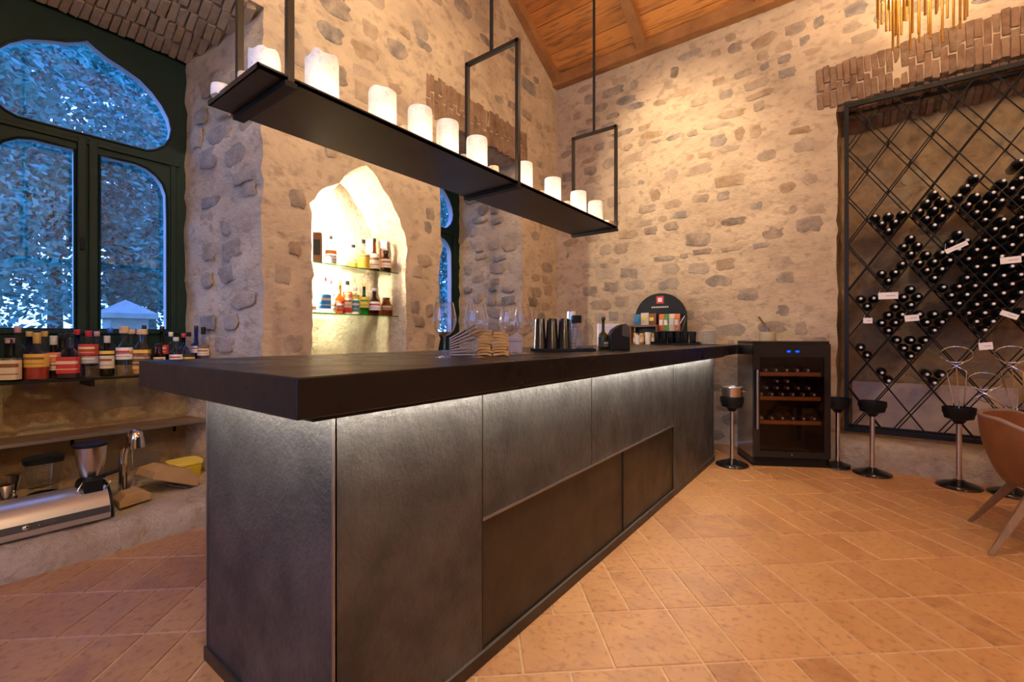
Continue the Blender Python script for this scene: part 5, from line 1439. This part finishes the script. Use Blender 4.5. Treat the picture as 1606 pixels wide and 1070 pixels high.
# espresso tray with black cups and a glass bowl
pe = onZ(1062, 538.6, CT); pe = Vector((-1.55, 5.10, CT))
pe = CAMP + ray(1060, 538) * (5.12 / ray(1060, 538).y); pe.z = CT
ET = thing('serving_tray', 'black serving tray with black cups near the counter end', 'tray', pe + Vector((0, 0, .001)), 0.05)
MB().box((-0.25, -0.11, 0.0), (0.25, 0.11, 0.012)).build('plate', 'black_plastic', ET, bevel=0.003)
for sx_ in (-0.24, 0.24): MB().box((sx_ - .008, -0.11, 0.012), (sx_ + .008, 0.11, 0.028)).build('rim', 'black_plastic', ET)
for k in range(6):
    q = pe + Vector((-0.20 + 0.078 * k, -0.03, 0.0135))
    C_ = thing('black_cup', 'black tumbler on the serving tray, %s from the left' % ORD[k], 'cup', q, 0, 'black tumblers on the serving tray')
    MB().lathe([(0.0001, 0), (0.028, 0), (0.030, 0.004), (0.037, 0.125), (0.034, 0.125), (0.026, 0.010), (0.0001, 0.010)], 18).build('cup', 'black_gloss', C_, smooth=40)
    MB().tube([(0.0372 * math.cos(a * PI / 9), 0.0372 * math.sin(a * PI / 9), 0.125) for a in range(18)], 0.0014, 5, closed=True).build('rim', 'black_gloss', C_, smooth=60)
q = pe + Vector((-0.02, 0.065, 0.0135))
GBW = thing('glass_bowl', 'tall conical glass bowl with a spoon behind the black tumblers', 'bowl', q)
MB().lathe([(0.0001, 0), (0.05, 0), (0.05, 0.13)], 20).build('foot', 'black_gloss', GBW, smooth=40)
MB().shell([(0.055, 0.13), (0.075, 0.16), (0.105, 0.27), (0.108, 0.28)], 24).build('bowl', 'clear_glass', GBW, smooth=60)
MB().tube([(0.0, 0, 0.14), (0.10, -0.01, 0.30)], 0.005, 6).build('spoon', 'steel', GBW, smooth=60)
pp_ = CAMP + ray(1112, 537) * (5.15 / ray(1112, 537).y); pp_.z = CT
for k in range(12):
    P_ = thing('dinner_plate', 'cream plate in the stack at the counter end, %s from the bottom' % ORD[k], 'plate', pp_ + Vector((random.uniform(-.003, .003), random.uniform(-.003, .003), 0.001 + k * 0.0125)), 0, 'stacked plates')
    MB().lathe([(0.0001, 0.0), (0.06, 0.0), (0.065, 0.004), (0.100, 0.0075), (0.104, 0.0085), (0.103, 0.0115), (0.064, 0.0075), (0.0001, 0.006)], 28).build('plate', 'plate_white', P_, smooth=40)

# ================================================================== ON THE STONE LEDGE
LZ_ = 0.168
pm = onX(178, 813, -3.52)
AP = thing('counter_appliance', 'long silver appliance with rounded top and dark control strip on the stone ledge', 'appliance', (-3.63, pm.y, LZ_), 0.0)
sec = [(-0.14, 0.0), (0.11, 0.0), (0.118, 0.012), (0.116, 0.05), (0.108, 0.072), (0.09, 0.105), (0.06, 0.140), (0.02, 0.165), (-0.03, 0.175), (-0.09, 0.172), (-0.14, 0.155)]
MB().prism(sec, lambda u, v, t: (u, t, v), -0.72, -0.014).build('body', 'silver_paint', AP, smooth=40)
MB().prism([(u * 1.01, v * 1.01) for u, v in sec], lambda u, v, t: (u, t, v), -0.0135, 0.0).build('end_cap', 'black_plastic', AP, smooth=40)
MB().add([(0.1172, -0.72, 0.035), (0.1172, -0.016, 0.035), (0.1105, -0.016, 0.072), (0.1105, -0.72, 0.072), (0.1195, -0.72, 0.035), (0.1195, -0.016, 0.035), (0.1125, -0.016, 0.073), (0.1125, -0.72, 0.073)],
         [(0, 1, 2, 3), (4, 7, 6, 5), (0, 4, 5, 1), (3, 2, 6, 7), (0, 3, 7, 4), (1, 5, 6, 2)]).build('control_strip', 'dark_strip', AP)
for yy, r in ((-0.36, 0.013), (-0.31, 0.005), (-0.28, 0.005), (-0.25, 0.005)):
    MB().lathe([(r, 0.0), (r, 0.012), (r * .8, 0.014)], 14, M=Matrix.Translation((0.114, yy, 0.053)) @ Matrix.Rotation(PI / 2 - 0.15, 4, 'Y')).build('knob', 'chrome', AP, smooth=40)
# steel blending cup with black collar on the appliance
def ledge_pt(px, X): return Vector((X, onX(px, 700, X).y, 0))
q = ledge_pt(142, -3.68)
SC = thing('steel_hopper', 'brushed steel hopper with black lid and clamp on the silver appliance', 'mixer', (q.x, q.y, LZ_ + 0.176))
MB().lathe([(0.040, 0.045), (0.050, 0.07), (0.064, 0.115), (0.074, 0.17), (0.078, 0.235), (0.0001, 0.235)], 28).build('cup', 'steel', SC, smooth=40)
MB().lathe([(0.079, 0.232), (0.083, 0.236), (0.083, 0.250), (0.06, 0.257), (0.0001, 0.258)], 28).build('lid', 'black_plastic', SC, smooth=40)
MB().lathe([(0.066, 0.0), (0.070, 0.006), (0.064, 0.035), (0.044, 0.050), (0.0001, 0.050)], 24).build('collar', 'black_plastic', SC, smooth=40)
MB().box((0.055, -0.045, -0.035), (0.095, 0.04, 0.045)).build('clamp_block', 'black_plastic', SC, bevel=0.004)
MB().tube([(0.06, -0.045, 0.035), (0.10, -0.075, 0.0), (0.09, -0.05, -0.03)], 0.005, 6).tube([(0.06, 0.045, 0.035), (0.10, 0.075, 0.02), (0.09, 0.05, -0.02)], 0.005, 6).build('wire_bail', 'steel', SC, smooth=60)
MB().box((-0.02, 0.06, 0.02), (0.015, 0.145, 0.035), Matrix.Rotation(0.2, 4, 'X')).build('lever', 'black_plastic', SC, bevel=0.003)
# blender jug
q = ledge_pt(68, -3.95)
BJ = thing('blender_jug', 'clear blender jug with black lid behind the silver appliance', 'blender', (q.x, q.y, LZ_ - 0.004))
MB().lathe([(0.085, 0.0), (0.09, 0.01), (0.075, 0.11), (0.07, 0.12), (0.0001, 0.12)], 24).build('base', 'black_plastic', BJ, smooth=40)
MB().lathe([(0.060, 0.12), (0.068, 0.15), (0.086, 0.315)], 20, sq=4).build('jug', 'clear_glass', BJ, smooth=40)
MB().lathe([(0.088, 0.310), (0.090, 0.338), (0.07, 0.345), (0.0001, 0.346)], 20, sq=4).build('lid', 'black_plastic', BJ, smooth=40)
MB().tube([(0.03, 0.085, 0.31), (0.03, 0.13, 0.305), (0.03, 0.13, 0.18), (0.03, 0.08, 0.16)], 0.010, 8).build('handle', 'clear_glass', BJ, smooth=60)
# chrome press
q = ledge_pt(207, -4.0)
CP = thing('citrus_press', 'chrome domed tap-like citrus press beside the hopper', 'press', (q.x, q.y, LZ_ - 0.004))
MB().lathe([(0.06, 0.0), (0.062, 0.012), (0.03, 0.02), (0.0001, 0.02)], 20).build('foot', 'chrome', CP, smooth=40)
MB().tube([(0, -0.05, 0.015), (0, -0.05, 0.26), (0.0, -0.04, 0.31)], 0.026, 12).build('column', 'chrome', CP, smooth=60)
MB().lathe([(0.055, 0.30), (0.050, 0.36), (0.042, 0.40), (0.025, 0.422), (0.0001, 0.428)], 22, (0.0, 0.02, 0)).build('dome', 'chrome', CP, smooth=60)
MB().tube([(0.0, 0.0, 0.30), (0.0, 0.0, 0.15)], 0.006, 8).build('spout', 'chrome', CP, smooth=60)
# brown paper bags
def paper_bag(px, X, w, d, h, tilt, rz, label, mt='cardboard'):
    q = ledge_pt(px, X)
    P = thing('paper_bag', label, 'bag', (q.x, q.y, LZ_ - 0.004), rz, 'brown paper bags on the ledge')
    sec_ = [(-w / 2, 0), (w / 2, 0), (w / 2 * 0.98, h * .55), (w * 0.22, h), (-w * .26, h * .96), (-w / 2, h * .5)]
    m = MB().prism(sec_, lambda u, v, t: (t, u, v), -d / 2, d / 2)
    m.v = [tuple(Vector(v_) + Vector((noise.noise(Vector(v_) * 20), noise.noise(Vector(v_) * 20 + Vector((5, 0, 0))), 0)) * 0.006) for v_ in m.v]
    R = Matrix.Rotation(tilt, 4, 'X')
    m.v = [tuple(R @ Vector(v_)) for v_ in m.v]
    lo_ = min(v_[2] for v_ in m.v); m.v = [(a, b, c - lo_) for a, b, c in m.v]
    m.build('paper', mt, P, bevel=0.004)
    MB().box((d / 2 + 0.001, -w * 0.22, h * .35), (d / 2 + 0.003, w * .2, h * .38), R).build('fold_line', 'lab_brown', P)
paper_bag(262, -3.86, 0.30, 0.24, 0.10, -0.42, 0.15, 'large crumpled brown paper bag leaning on the stone ledge')
paper_bag(208, -3.72, 0.16, 0.14, 0.075, 0.10, 0.0, 'small round brown paper bag beside the silver appliance')
q = ledge_pt(325, -4.10)
YB_ = thing('yellow_tub', 'yellow plastic tub at the right end of the stone ledge', 'tub', (q.x, min(q.y, 1.27), LZ_ - 0.004))
MB().lathe([(0.085, 0.0), (0.09, 0.005), (0.10, 0.10)], 24, sq=5).build('tub', 'yellow', YB_, smooth=40)
MB().lathe([(0.103, 0.10), (0.106, 0.104), (0.106, 0.124), (0.0001, 0.128)], 24, sq=5).build('lid', 'lab_yellow', YB_, smooth=40)
# small steel jiggers and glass left of the jug
for k, (px, X, lab) in enumerate(((8, -3.80, 'steel jigger at the photo left edge behind the silver appliance'), (22, -4.06, 'steel jigger left of the blender jug'))):
    q = ledge_pt(px, X)
    JQ = thing('steel_jigger', lab, 'jigger', (q.x, q.y, LZ_ - 0.004), 0, 'steel jiggers on the ledge')
    MB().lathe([(0.034, 0.0), (0.030, 0.06), (0.014, 0.13), (0.012, 0.14), (0.016, 0.15), (0.036, 0.24)], 20).build('body', 'chrome', JQ, smooth=40)
    MB().tube([(0.0135 * math.cos(a * PI / 9), 0.0135 * math.sin(a * PI / 9), 0.14) for a in range(18)], 0.003, 6, closed=True).build('waist_ring', 'steel', JQ, smooth=60)
